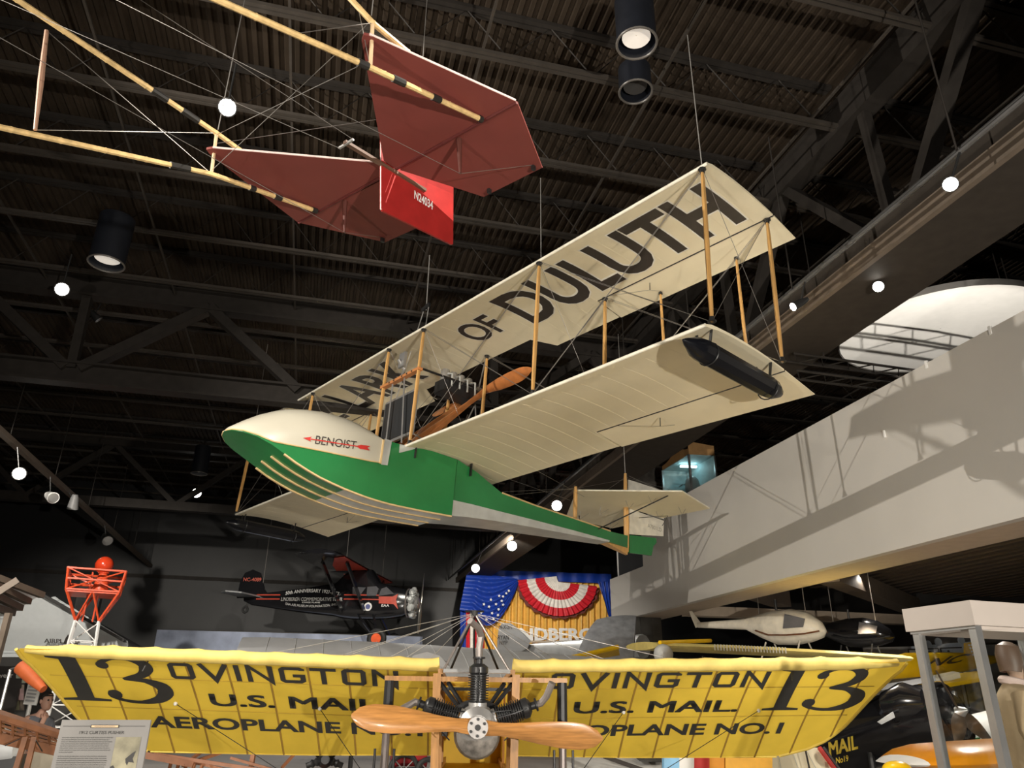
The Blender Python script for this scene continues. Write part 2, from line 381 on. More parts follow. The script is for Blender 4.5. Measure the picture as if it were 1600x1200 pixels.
# lighting rails along AU: one on the girder, one at the left
def rail(v, z, ua, ub, r, m, label, bars):
    t = Thing('lighting_rail', label, 'rail', W((ua + ub) / 2, v, z))
    for k, (dv, dz) in enumerate(bars):
        mb = MB(); mb.path([W(ua, v + dv, z + dz), W(ub, v + dv, z + dz)], r, 8); t.part('rail_tube', mb, m, world=True)
    for u in np.arange(ua + 1, ub, 3.0):
        mb = MB(); mb.path([W(u, v, z), W(u, v, ZB)], .012, 5); t.part('hanger', mb, M_steel, world=True)
    return t
rail(6.1, 7.05, -2, 36, .03, mat('rail_grey', (.12, .12, .12), .4, metal=.4), 'dark twin tube lighting rail running beside the boxed roof girder', ((0, 0), (.08, .1)))
t = Thing('lighting_rail', 'brown channel lighting rail running from the left edge to the far wall', 'rail', W(27, -7.05, 7))
mb = MB(); mb.box((14, -.07, 0), (36.5, .07, .12), (AU, AV, AZ), W(0, -7.05, 7)); t.part('channel', mb, M_brown, world=True)
for u in np.arange(15, 36, 3.5):
    mb = MB(); mb.path([W(u, -7.05, 7.1), W(u, -7.05, ZB)], .012, 5); t.part('hanger', mb, M_steel, world=True)
# mezzanine at the right: parapet along AU with a notch at its far end
VP = 8.4
mb = MB(); mb.plate([W(u, VP + .08, z) for u, z in ((0.5, 3.84), (21.2, 3.84), (21.2, 5.05), (18.78, 5.05), (18.78, 6.34), (.5, 6.34))], AV * .16); par = struct('wall_parapet', mb, M_parapet)
for u in (7.1, 8.25):
    mb = MB(); mb.box((0, -.01, -.1), (.04, .02, .02), (AU, AV, AZ), W(u, VP, 6.36)); struct('bracket', mb, M_white, par)
mb = MB(); mb.box((0, 0, -.06), (.02, -.03, .06), (AU, AV, AZ), pv(1384, 678, VP)); struct('hook', mb, M_white, par)
mb = MB(); mb.box((.5, VP + .16, 3.84), (21.1, VP + 1.0, 4.9), (AU, AV, AZ)); struct('beam_soffit', mb, M_tan, par)
mb = MB(); mb.box((-4, VP + 1.0, 4.72), (18.4, 20, 4.9), (AU, AV, AZ)); struct('floor_mezzanine', mb, M_brown)
for v in np.arange(VP + 1.1, 19.9, .4):
    mb = MB(); mb.box((-4, v, 4.64), (18.4, v + .2, 4.72), (AU, AV, AZ)); struct('deck_rib', mb, mat('under_deck', (.09, .068, .048), .7), par)
mb = MB(); mb.box((18.4, VP + 1.0, 3.8), (18.75, 20, 4.05), (AU, AV, AZ)); struct('trim_1', mb, M_tan)
for k, (a, b) in enumerate(((W(14.2, 10.6, 4.3), W(18.5, 16.4, 4.3)), (W(16.1, 9.4, 4.3), W(18.4, 12.2, 4.3)))):
    mb = MB(); mb.bar(a, b, .45, .4); struct('trim_%d' % (k + 2), mb, M_brown)
mb = MB(); mb.box((-.4, -.45, 0), (.4, .45, 3.84), (AU, AV, AZ), W(20.0, 8.75, 0)); struct('column', mb, mat('column_grey', (.085, .078, .07), .6))
mb = MB(); mb.box((-.43, -.17, 0.02), (-.395, .17, 3.82), (AU, AV, AZ), W(20.0, 8.75, 0)); struct('column_strip', mb, mat('column_strip', (.06, .055, .05), .5), bpy.data.objects['column'])
t = Thing('display_screen', 'black screen with a thin white edge standing in the parapet notch', 'screen', W(19.9, 8.7, 5.06))
mb = MB(); mb.box((0, 0, 0), (2.2, .08, 1.1), (AU, AV, AZ), W(18.82, 8.62, 5.06)); t.part('panel', mb, M_black, world=True)
mb = MB(); mb.box((0, -.02, -.0), (.05, .1, 1.1), (AU, AV, AZ), W(21.03, 8.62, 5.06)); t.part('edge_strip', mb, M_white, world=True)
# dark plenum box beside the girder
c = dp(987, 740, 22.5)
t = Thing('duct_box', 'dark metal duct box rising behind the flying boat tail', 'duct', c - AZ * .8)
mb = MB(); mb.box((-.5, -.54, -.8), (.5, .54, .8), (AU, AV, AZ), c); t.part('box', mb, mat('duct_metal', (.10, .09, .08), .45, metal=.3, var=.3), world=True)
mb = MB(); mb.box((-.54, -.58, .72), (.54, .58, .82), (AU, AV, AZ), c); t.part('rim', mb, M_brown, world=True)
mb = MB(); mb.path([c + AZ * .8, np.array([c[0], c[1], ZB])], .03, 6); t.part('hanger', mb, M_steel, world=True)
# round white ceiling disc over the mezzanine, lattice truss below it and its uplight
dc = W(10.35, 11.03, 8.2)
t = Thing('ceiling_disc', 'large round white ceiling reflector hanging above the mezzanine', 'reflector', dc)
mb = MB(); mb.lathe([(1.82, 0), (1.82, .12), (.01, .12)], dc, AZ, 56, caps=False); t.part('rim', mb, mat('disc_rim', (.2, .19, .18), .5), world=True)
mb = MB(); mb.lathe([(.01, .11), (1.0, .06), (1.8, .015)], dc, AZ, 56, caps=False); t.part('dish', mb, M_white, world=True)
for k in range(3):
    e = AU * math.cos(k * 2.1) + AV * math.sin(k * 2.1)
    mb = MB(); mb.path([dc + e * 1.2 + AZ * .1, dc + e * 1.2 + AZ * 2.3], .012, 5); t.part('hanger', mb, M_steel, world=True)
tt = Thing('lattice_truss', 'black lattice lighting truss spanning below the white reflector', 'truss', W(9.5, 9.8, 6.6))
ta, tb = W(9.5, 7.1, 6.6), W(9.6, 12.6, 6.6)
for (du, dz) in ((0, 0), (.3, 0), (0, .3), (.3, .3)):
    mb = MB(); mb.path([ta + AU * du + AZ * dz, tb + AU * du + AZ * dz], .022, 6); tt.part('chord', mb, M_steel, world=True)
for q_ in (.1, .9):
    p_ = ta + (tb - ta) * q_ + AZ * .3; mb = MB(); mb.path([p_, np.array((p_[0], p_[1], ZB))], .012, 5); tt.part('hanger', mb, M_steel, world=True)
zz = []
for i in range(23): zz.append(ta + (tb - ta) * i / 22 + AU * (.3 if i % 2 else 0))
mb = MB(); mb.path(zz, .012, 4); mb.path([p + AZ * .3 for p in zz], .012, 4); tt.part('lacing', mb, M_steel, world=True)
# ------------------------------------------------------------------ the flying boat (local x forward, y port, z up)
RB = np.array([[-0.7492477920707148, 0.6604766907866151, 0.04897230855004084], [-0.6592294968310479, -0.7508442575942791, 0.04061245308496938], [0.06359415527422062, -0.0018551995196094406, 0.9979741187273851]])
TB = np.array([-2.0338878846923962, 12.036070186252369, 5.5034338374076635])
B = Thing('flying_boat', 'cream and green wooden biplane flying boat hanging from the roof', 'airplane', TB, RB)
GAP, CH = 2.18, 1.46
def camber(s): return .30 * s * (1 - s) * (1.25 - .5 * s)          # s = chord fraction
def wing_z(x, c): return camber(min(max(-x / c, 0), 1))
def wing_mesh(y0, y1, z0, c0, te, ny=2, th=.035):
    """skin between y0 and y1; te(y) = trailing edge distance"""
    rings = []
    for y in np.linspace(y0, y1, ny):
        c = te(y); up = []; lo = []
        for s in np.linspace(0, 1, 15):
            t = th * (1.0 - s) ** .6 * min(1, (s / .03) ** .5 if s < .03 else 1) * .9 + .004
            if s == 0: t = .012
            z = z0 + camber(s * c / c0)
            up.append((-s * c, y, z + t)); lo.append((-s * c, y, z - (.5 * t if s < .2 else .004)))
        rings.append([np.array(p) for p in up + lo[::-1]])
    mb = MB(); mb.loft(rings); return mb
CU, CL = 2.02, 2.2
def build_wing(name, z0, cfull, hinge_c, half, ail0, tefn, label):
    def te(y):
        a = abs(y)
        return tefn(a)
    ys = sorted(set([-half, -ail0 - .001, -ail0 + .001, ail0 - .001, ail0 + .001, half] + ([-1.84, -1.58, 1.58, 1.84] if z0 > 1 else [])))
    mb = MB(); rings = []
    for y in ys:
        c = te(y)
        up = []; lo = []
        for s in np.linspace(0, 1, 15):
            x = s * c
            t = .034 * (1 - x / cfull) ** .6 + .003
            if s == 0: t = .014
            z = z0 + camber(x / cfull)
            up.append((-x, y, z + t)); lo.append((-x, y, z - (.016 if s < .1 else .004)))
        rings.append([np.array(p) for p in up + lo[::-1]])
    mb.loft(rings); wg = B.part(name, mb, M_linen, label=label)
    mb = MB(); mb.path([(.0, -half, z0 + .0), (.0, half, z0 + .0)], .022, 8); B.part('leading_edge', mb, mat('cream_edge', (.84, .79, .66), .5), wg)
    # ribs under the fabric
    for y in np.arange(-half + .02, half, .36):
        c = te(y) - .02; pr = []
        for s in np.linspace(.03, 1, 12):
            x = s * c; pr.append((-x, y, z0 + camber(x / cfull) - .0045))
        mb = MB()
        mb.loft([[np.array(p) + np.array((0, -.006, .004)), np.array(p) + np.array((0, .006, .004)), np.array(p) + np.array((0, .003, -.001)), np.array(p) + np.array((0, -.003, -.001))] for p in pr])
        B.part('rib', mb, M_linen, wg)
    return wg
te_u = lambda a: (1.60 if a < 1.59 else CU) if a < 1.84 else CU
UW = build_wing('upper_wing', GAP, CU, CH, 6.44, 3.3, lambda a: CH if a > 3.3 else te_u(a), 'cream upper wing with black lettering underneath')
LW = build_wing('lower_wing', 0, CL, CH, 6.28, 3.15, lambda a: 1.62 if a > 3.15 else CL, 'cream lower wing')
for z0, cf, hx, half, a0, nm in ((GAP, CU, CH, 6.44, 3.33, 'upper'), (0, CL, 1.62, 6.28, 3.18, 'lower')):
    for s in (-1, 1):
        mb = MB(); rings = []
        ext = .0
        for y in (a0, half):
            tail = cf + (.14 if nm == 'lower' and y == half else .0) + ext
            zz = z0 + camber(hx / cf); ze = z0 + camber(1) + (-.02)
            rings.append([np.array((-hx - .025, s * y, zz + .012)), np.array((-tail, s * y, ze + .004)), np.array((-tail, s * y, ze - .004)), np.array((-hx - .025, s * y, zz - .008))])
        mb.loft(rings); al = B.part('aileron', mb, M_linen)
        mb = MB(); mb.path([(-hx - .012, s * a0, z0 + camber(hx / cf) - .004), (-hx - .012, s * half, z0 + camber(hx / cf) - .004)], .009, 5); B.part('hinge_rod', mb, M_fit, al)
# struts: streamlined spruce with black sockets
def strut(p, q, name='strut', wd=.055, dp_=.032, m=None, sock=True, socket_q=True):
    p = np.array(p, float); q = np.array(q, float)
    rings = []
    t = nrm(q - p); x = nrm(np.array([1, 0, 0]) - t * t[0]); y = np.cross(t, x)
    for k, f in ((0, .7), (.12, .95), (.5, 1.1), (.88, .95), (1, .7)):
        c = p + (q - p) * k
        rings.append([c + x * wd * f * math.cos(a) * .5 * 1.25 + y * dp_ * f * math.sin(a) * .5 * 1.5 for a in np.linspace(0, 2 * math.pi, 9)[:-1]])
    mb = MB(); mb.loft(rings); o = B.part(name, mb, m or M_wood)
    if sock:
        for c, d in ((p, t),) + (((q, -t),) if socket_q else ()):
            mb = MB(); mb.lathe([(.05, 0), (.05, .012), (.032, .02), (.03, .06)], c, d, 8); B.part('socket', mb, M_fit, o)
    return o
zr = camber(CH / CU) + GAP - .01; zl = camber(CH / CL)
bays = (-6.35, -3.479, -.55, .55, 3.479, 6.35)
for y in bays:
    strut((-.02, y, .02), (-.02, y, GAP - .02)); strut((-CH, y, zl + .02), (-CH, y, zr - .02))
for s in (-1, 1):
    for y in (4.25, 5.6): strut((-1.98, s * y, .06), (-1.88, s * y, GAP + .02), 'aileron_strut', .04, .028)
# wires in the bays
def wire(p, q, r=.0032, name='bracing_wire', m=None):
    mb = MB(); mb.path([p, q], r, 5, caps=False); B.part(name, mb, m or M_wire, smooth=True, fix=False)
for i in range(5):
    a, b = bays[i], bays[i + 1]
    for x, zt, zb in ((-.02, GAP, 0), (-CH, zr, zl)):
        if i == 2: continue
        for d in (0, .035):
            wire((x, a, zb + .02), (x, b + d, zt - .02)); wire((x, b, zb + .02), (x, a + d, zt - .02))
for y in bays:
    wire((-.02, y, .02), (-CH, y, zr)); wire((-CH, y, zl), (-.02, y, GAP))
for s in (-1, 1):                                                     # control runs and king-posts of the ailerons
    for z0, cf, hx in ((GAP, CU, CH), (0, CL, 1.62)):
        mb = MB(); mb.path([(-hx - .1, s * 4.3, z0 + .0), (-hx - .1, s * 4.3, z0 - .13)], .007, 5); B.part('control_horn', mb, M_fit)
        wire((-hx - .1, s * 4.3, z0 - .13), (-cf + .03, s * 4.3, z0 + .04)); wire((-hx - .1, s * 4.3, z0 - .13), (-hx, s * 3.5, z0 + .06))
# hull: stations x, bottom half width, bottom z, side half width, sheer z
st = [(2.75, .03, -.475, .035, -.465), (2.71, .17, -.485, .175, -.47), (2.6, .32, -.515, .325, -.495), (2.42, .425, -.56, .43, -.535), (2.2, .465, -.63, .472, -.58), (2.02, .472, -.70, .482, -.565), (1.85, .476, -.77, .487, -.55), (1.65, .478, -.835, .49, -.53),
      (1.4, .48, -.90, .49, -.505), (1.05, .48, -.96, .49, -.475), (.65, .48, -1.0, .49, -.44), (.46, .48, -1.01, .49, -.415)]
aft = [(.46, .48, -1.01, .49, -.02), (.1, .48, -1.01, .49, -.01), (-.4, .48, -.98, .49, .06), (-1.05, .48, -.93, .48, .06), (-1.06, .40, -.90, .48, .06), (-1.5, .385, -.83, .47, -.04), (-2.15, .36, -.75, .43, -.26), (-3.0, .31, -.66, .37, -.27), (-4.2, .24, -.55, .28, -.25), (-5.3, .16, -.45, .19, -.24), (-6.0, .05, -.42, .06, -.16)]
def sec(s): x, wb, zb, ws, zs = s; return [np.array(p) for p in ((x, -wb, zb), (x, wb, zb), (x, ws, zs), (x, -ws, zs))]
mb = MB(); mb.loft([sec(s) for s in st]); HULL = B.part('hull', mb, M_green, label='green lower hull with a flat planing bottom')
mb = MB(); mb.loft([sec(s) for s in aft]); B.part('after_hull', mb, M_green, HULL)
# white foredeck rising over the cockpit
rings = []; crown = [(2.75, -.46), (2.71, -.40), (2.55, -.26), (2.35, -.1), (2.12, .04), (1.95, .12), (1.7, .2), (1.4, .265), (1.05, .275), (.85, .25), (.65, .17), (.42, .0)]
sh = {s[0]: s for s in st}; SX = [s[0] for s in st][::-1]
for x, zc in crown:
    ws = np.interp(x, SX, [s[3] for s in st][::-1]) + .006; zs = np.interp(x, SX, [s[4] for s in st][::-1]); zside = min(zs + (.0 if x > 2.4 else (2.4 - x) * .24), -.03)
    zc = max(zc, zs + .008)
    r = [(x, -ws, zs), (x, -ws, max(zside, zs + .004))]
    for a in np.linspace(math.pi, 0, 13)[1:-1]: r.append((x, ws * math.cos(a), max(zside, zs + .004) + max(zc - zside, .004) * math.sin(a) ** (1.0)))
    r += [(x, ws, max(zside, zs + .004)), (x, ws, zs)]
    rings.append([np.array(p) for p in r])
mb = MB(); mb.loft(rings); DECK = B.part('foredeck', mb, M_cream, label='cream painted foredeck with a maker name and a red arrow')
mb = MB(); mb.path([(x, y + .006, z + .0) for x, y, z in [(s[0], s[3], s[4]) for s in st]], .011, 6); B.part('rub_rail', mb, M_brass, DECK)
mb = MB(); mb.path([(x, -y - .006, z + .0) for x, y, z in [(s[0], s[3], s[4]) for s in st]], .011, 6); B.part('rub_rail', mb, M_brass, DECK)
mb = MB(); mb.bar((.44, .5, -.43), (.44, .5, -.03), .03, .02, (0, 1, 0)); B.part('trim_strip', mb, M_brass, DECK)
for y in (-.49, .49):
    mb = MB()
    mb.add([(.42, y * 1.006, -.44), (.30, y * 1.006, -.42), (.28, y * 1.006, .0), (.42, y * 1.006, -.0)], [(0, 1, 2, 3)]); B.part('metal_patch', mb, M_alu, HULL, 'bright metal patch', fix=False)
    mb = MB(); mb.add([(.12, y * 1.006, -.16), (.13, y * 1.006, -.01), (-.24, y * 1.006, .03)], [(0, 1, 2)]); B.part('metal_patch', mb, M_alu, HULL, 'bright metal patch', fix=False)
# planing strakes and metal bottom sheet
bx = [s[0] for s in st[3:]] + [.1, -.4, -1.04]; bz = [s[2] for s in st[3:]] + [-1.01, -.98, -.93]; bw = [s[1] for s in st[3:]] + [.48, .48, .48]
for f in (-1, -.36, .33, 1):
    x0 = 2.0 if abs(f) == 1 else 2.06
    pts = [(x, f * np.interp(x, bx[::-1], bw[::-1]), np.interp(x, bx[::-1], bz[::-1]) - .01) for x in np.linspace(x0, -1.04, 16)]
    mb = MB()
    mb.loft([[np.array(p) + np.array((0, -.017, .012)), np.array(p) + np.array((0, .017, .012)), np.array(p) + np.array((0, .017, -.012)), np.array(p) + np.array((0, -.017, -.012))] for p in pts]); B.part('strake', mb, M_brass, HULL, 'pine planing strake')
mb = MB(); xs = np.linspace(.95, -1.05, 41)
mb.loft([[np.array((x, -.478, np.interp(x, bx[::-1], bz[::-1]) - .007)), np.array((x, .478, np.interp(x, bx[::-1], bz[::-1]) - .007)), np.array((x, .478, np.interp(x, bx[::-1], bz[::-1]) + .003)), np.array((x, -.478, np.interp(x, bx[::-1], bz[::-1]) + .003))] for x in xs]); B.part('bottom_sheet', mb, M_alu, HULL, 'sheet metal bottom ahead of the step')
ax_ = [s for s in aft if s[0] <= -1.06 and s[0] > -5.5]
for sgn in (-1, 1):
    mb = MB(); rr = []
    for i, s in enumerate(ax_):
        x, wb, zb, ws, zs = s; hgt = (.26, .22, .17, .13, .08, .03)[min(i, 5)] if True else 0
        k = hgt / (zs - zb)
        rr.append([np.array((x, sgn * (wb + .004), zb - .004)), np.array((x, sgn * (wb + (ws - wb) * k + .006), zb + hgt)), np.array((x, sgn * (wb + (ws - wb) * k - .002), zb + hgt)), np.array((x, sgn * (wb - .01), zb + .01))])
    mb.loft(rr); B.part('side_sheet', mb, M_alu, HULL, 'bright sheet metal along the after hull')
mb = MB()
mb.loft([[np.array((s[0], -s[1], s[2] - .005)), np.array((s[0], s[1], s[2] - .005)), np.array((s[0], s[1], s[2] + .004)), np.array((s[0], -s[1], s[2] + .004))] for s in ax_]); B.part('bottom_sheet', mb, M_alu, HULL)
mb = MB(); mb.loft([[np.array(p) for p in ((-5.3, -.1, -.455), (-5.3, .1, -.455), (-5.3, .15, -.40), (-5.3, -.15, -.40))], [np.array(p) for p in ((-6.02, -.03, -.56), (-6.02, .03, -.56), (-6.02, .05, -.40), (-6.02, -.05, -.40))]]); B.part('tail_skid', mb, M_wood, HULL, 'varnished tail skid')
for s in (-1, 1):
    pts = [(x, s * (np.interp(x, [a[0] for a in aft][::-1], [a[3] for a in aft][::-1])), np.interp(x, [a[0] for a in aft][::-1], [a[4] for a in aft][::-1]) + .008) for x in (-2.15, -3, -4.2, -5.3)]
    mb = MB(); mb.path(pts, .016, 6); B.part('sheer_trim', mb, M_brass, HULL)
# wing root brackets
for x, z in ((-.12, -.02), (-.14, -.02), (-1.6, .02), (-1.62, .02)):
    pass
for x in (-.18, -1.35):
    mb = MB(); mb.bar((x, .50, .12), (x, .50, -.16), .05, .02, (1, 0, 0)); B.part('wing_bracket', mb, M_fit)
# maker name and arrow on the foredeck, both sides
fo = lambda y, s: (lambda a, b: np.array((1.72 - a * 1.12, y, -.475 + a * .085 + b * .17)) if s > 0 else np.array((.6 + a * 1.12, y, -.39 - a * .085 + b * .17)))
for sgn in (1, -1):
    y = sgn * .5005
    def mp(x0, x1, z0a, z0b, h):
        if sgn > 0: return lambda a, b: np.array((x0 + (x1 - x0) * a, y + .001, z0a + (z0b - z0a) * a + h * b))
        return lambda a, b: np.array((x1 + (x0 - x1) * a, y - .001, z0b + (z0a - z0b) * a + h * b))
    write(B, 'BENOIST', M_letter, mp(1.58, .90, -.44, -.33, .135), DECK, off=.004)
    arrow = [(0, .5), (.12, .78), (.10, .56), (.80, .56), (.85, .75), (1, .75), (.96, .5), (1, .25), (.85, .25), (.80, .44), (.10, .44), (.12, .22)]
    V = np.array(arrow); f = mp(1.78, .66, -.475, -.31, .14)
    mb = MB(); mb.add([f(a, b) + np.array((0, sgn * .002, 0)) for a, b in V], [(0, 1, 2), (2, 3, 9, 10), (3, 4, 5, 6), (6, 7, 8, 9), (3, 6, 9), (0, 2, 10), (0, 10, 11)])
    B.part('arrow_mark', mb, M_red, DECK, 'red arrow', smooth=False, fix=False)
# lettering under the upper wing, reading from starboard to port, tops to the leading edge
def under(y0, y1, x0, x1, lift):
    def f(a, b):
        x = x1 + (x0 - x1) * b; y = y0 + (y1 - y0) * a
        return np.array((x, y, GAP + camber(-x / CU) - .0055 - lift))
    return f
for txt, y0, y1, x0, x1, off in (('THE', -5.9, -4.15, -.36, -1.3, .018), ('LARK', -3.62, -1.05, -.28, -1.28, .018), ('OF', .76, 1.62, -.46, -1.1, .02), ('DULUTH', 2.02, 6.15, -.26, -1.32, .028)):
    write(B, txt, mat('white_outline', (.87, .84, .75), .6), under(y0 - .022, y1 + .022, x0 + .022, x1 - .022, .0), UW, off + .022, nu=10, nv=10, name='lettering_outline')
    write(B, txt, M_letter, under(y0, y1, x0, x1, .003), UW, off, nu=10, nv=10)
# wing floats
for s in (1, -1):
    y = s * 6.16; pr = [(.01, .26), (.045, .2), (.12, .02), (.135, -.08), (.135, -1.38), (.12, -1.52), (.06, -1.66), (.01, -1.68)]
    mb = MB(); mb.lathe([(r, t) for r, t in pr], (0, y, -.24), (1, 0, -.02), 10); F = B.part('wing_float', mb, mat('float_black', (.006, .0065, .009), .25, spec=.3), label='glossy black tank float under the wing tip')
    for x in (-.14, -1.35):
        for dy in (-.1, .1):
            mb = MB(); mb.bar((x, y + dy * .6, -.2), (x, y + dy, camber(-x / CL)), .03, .015); B.part('float_bracket', mb, M_fit, F)
    for x in (-.2, -1.4):
        mb = MB(); mb.torus((x, y, -.24), (1, 0, 0), .136, .008, 16, 5); B.part('float_band', mb, M_fit, F)
# tail unit
for x, z0, z1 in ((-4.45, -.25, .54), (-6.0, -.3, 1.24)):
    strut((x, 0, z0), (x, 0, z1), 'tail_post', .06, .06, sock=False)
strut((-6.02, .03, -.5), (-6.02, .03, .5), 'stern_post', .05, .05, sock=False)
tp = [(-4.5, 0), (-5.82, 1.62), (-7.12, 1.36), (-7.1, .12), (-6.4, .06), (-6.4, -.06), (-7.1, -.12), (-7.12, -1.36), (-5.82, -1.62)]
mb = MB(); mb.plate([(x, y, .475) for x, y in tp], (0, 0, .03)); TPL = B.part('tailplane', mb, M_linen)
for s in (-1, 1):
    mb = MB(); mb.path([(-4.5, 0, .475), (-5.82, s * 1.62, .475), (-7.12, s * 1.36, .475)], .016, 6); B.part('edge_tube', mb, mat('cream_edge', (.84, .79, .66), .5), TPL)
    mb = MB(); mb.path([(-4.9, s * .22, -.28), (-5.86, s * 1.25, .46)], .013, 6); B.part('tail_brace', mb, M_fit)
    for x, y in ((-5.6, .35), (-5.6, .95), (-6.6, .35), (-6.6, .95)):
        wire((x, s * y, .46), (x - .03, s * (y + .06), .28)); wire((x - .25, s * y, .46), (x - .03, s * (y + .06), .28))
    mb = MB(); mb.path([(-6.2, s * .2, .25), (-6.75, s * .55, .36), (-7.0, s * .2, .25)], .006, 5); B.part('control_horn', mb, M_fit)
rp = [(-6.1, -.02), (-6.14, .55), (-7.28, .52), (-7.27, .08)]
mb = MB(); mb.plate([(x, 0, z) for x, z in [(-6.1, -.1), (-6.13, .46), (-7.3, .46), (-7.27, .1)]], (0, .03, 0)); RUD = B.part('rudder', mb, mat('rudder_white', (.80, .77, .69), .6), label='cream rudder below the tailplane')
mb = MB(); mb.plate([(x, 0, z) for x, z in [(-6.1, .5), (-6.1, 1.12), (-7.32, 1.17), (-7.3, .5)]], (0, .03, 0)); B.part('upper_rudder', mb, mat('rudder_white', (.80, .77, .69), .6))
wr = [(-6.1, -.12), (-7.0, .0), (-7.01, -.1), (-6.9, -.2), (-6.83, -.42), (-6.1, -.5)]
mb = MB(); mb.plate([(x, 0, z) for x, z in wr], (0, .045, 0)); B.part('water_rudder', mb, M_green, label='green water rudder')
write(B, 'A7801LD', mat('grey_print', (.35, .34, .3), .6), lambda a, b: np.array((-6.72 - a * .48, .018, .18 + b * .09)), RUD)
wire((-6.1, .02, 1.2), (-7.3, .02, 1.15), .008); wire((-6.0, 0, 1.1), (-4.45, 0, .5)); wire((-4.45, 0, .5), (-2.2, .35, -.2)); wire((-4.45, 0, .5), (-2.2, -.35, -.2))
wire((-6.0, 0, 1.15), (-5.82, 1.5, .49)); wire((-6.0, 0, 1.15), (-5.82, -1.5, .49))
for s in (-1, 1):
    wire((-4.5, s * .2, .3), (-1.5, s * .6, .5))
# power unit: radiator, engine frame, bearers, engine, propeller
mb = MB(); mb.box((-.18, -.52, .32), (-.10, .36, 1.06)); RAD = B.part('radiator', mb, mat('radiator_core', (.03, .032, .035), .5, var=.3, scale=80), label='dark square radiator between the centre struts')
mb = MB(); [mb.bar(a, b, .05, .06) for a, b in (((-.14, -.55, .30), (-.14, .39, .30)), ((-.14, -.55, 1.08), (-.14, .39, 1.08)), ((-.14, -.54, .3), (-.14, -.54, 1.08)), ((-.14, .38, .3), (-.14, .38, 1.08)))]; B.part('radiator_frame', mb, M_castalu, RAD)
mb = MB(); mb.bar((-.02, -.6, 1.38), (-.02, .6, 1.38), .09, .05); BAR = B.part('drilled_beam', mb, mat('orange_wood', (.62, .25, .09), .35), label='drilled orange wood beam across the front struts')
for y in (-.3, -.15, .1, .25, .4):
    mb = MB(); mb.lathe([(.018, -.003), (.018, .003)], (.02 + .0075, y, 1.38), (1, 0, 0), 8); B.part('lightening_hole', mb, M_black, BAR)
mb = MB(); mb.path([(-.02, .0, 1.4), (-.1, -.05, 1.6), (.05, -.05, 1.75)], .03, 8); mb.box((-.05, -.12, 1.62), (.0, .06, 1.9)); B.part('fuel_valve', mb, M_castalu)
mb = MB(); mb.path([(-.05, .5, 1.44), (-1.6, .1, 1.74)], .022, 8); B.part('exhaust_tube', mb, M_iron)
for s in (-1, 1):
    for dz in (0, .16):
        mb = MB(); mb.bar((-.1 - dz, s * .33, .06), (-1.7, s * .22, 1.62 + dz * .3), .06, .08); B.part('engine_bearer', mb, mat('orange_wood', (.62, .25, .09), .35))
for a, b in (((-.14, .38, .3), (-1.5, .25, .1)), ((-.14, -.5, .32), (-1.5, -.25, .1)), ((-1.4, .3, .05), (-1.7, .2, 1.3)), ((-1.4, -.3, .05), (-1.7, -.2, 1.3)), ((-1.45, .55, .1), (-1.7, .0, 1.45)), ((-1.45, -.55, .1), (-1.7, 0, 1.45)), ((-1.45, .55, zr), (-1.7, 0, 1.5)), ((-1.45, -.55, zr), (-1.7, 0, 1.5)), ((-.02, .3, .1), (-.02, .12, 1.35)), ((-.02, -.2, .1), (-.02, -.25, 1.35))):
    mb = MB(); mb.path([a, b], .014, 6); B.part('frame_tube', mb, M_castalu)
EN = MB(); EN.box((-1.6, -.16, 1.42), (-.85, .16, 1.66)); eng = B.part('engine', EN, M_iron, label='dark inline engine behind the centre struts')
for k in range(4):
    mb = MB(); mb.lathe([(.09, 0), (.09, .2), (.07, .26), (.02, .28)], (-.95 - k * .18, 0, 1.64), (0, 0, 1), 12); B.part('engine_cylinder', mb, M_castalu, eng)
for k in range(4):
    mb = MB(); mb.path([(-.95 - k * .18, .08, 1.8), (-.95 - k * .18, .22, 1.75), (-.95 - k * .18, .24, 1.5)], .018, 6); B.part('intake_pipe', mb, M_alu, eng)
def prop_mesh(c, axis, along, span, chord, th, twist=.5, n=16, shape=None):
    c = np.array(c, float); A = nrm(axis); L = nrm(along); Wd = np.cross(A, L); rings = []
    for t in np.linspace(-1, 1, 2 * n + 1):
        r = abs(t); sg = 1 if t >= 0 else -1
        ch = chord * (shape(r) if shape else (.45 + .55 * math.sin(min(1, max(0, r - .1) / .55) * math.pi / 2)) * (1 - max(0, (r - .75) / .25) ** 2.2 * .75))
        an = sg * twist * (1.15 - .75 * r); thk = th * (1 - .75 * r)
        e = Wd * math.cos(an) + A * math.sin(an); nn = np.cross(L, e)
        o = c + L * t * span / 2
        rings.append([o + e * ch * .5 * math.cos(k) + nn * thk * .5 * math.sin(k) for k in np.linspace(0, 2 * math.pi, 11)[:-1]])
    mb = MB(); mb.loft(rings); return mb
ph = np.array((-1.76, 0, 1.70))
PR = B.part('propeller', prop_mesh(ph, (1, 0, 0), (0, 1, .02), 2.95, .25, .09, .75), mat('propeller_red_wood', (.48, .17, .05), .3, var=.2, scale=5, coat=.3), label='carved reddish wooden pusher propeller')
mb = MB(); mb.lathe([(.12, -.06), (.12, .06)], ph, (1, 0, 0), 16); B.part('propeller_hub', mb, M_castalu, PR)
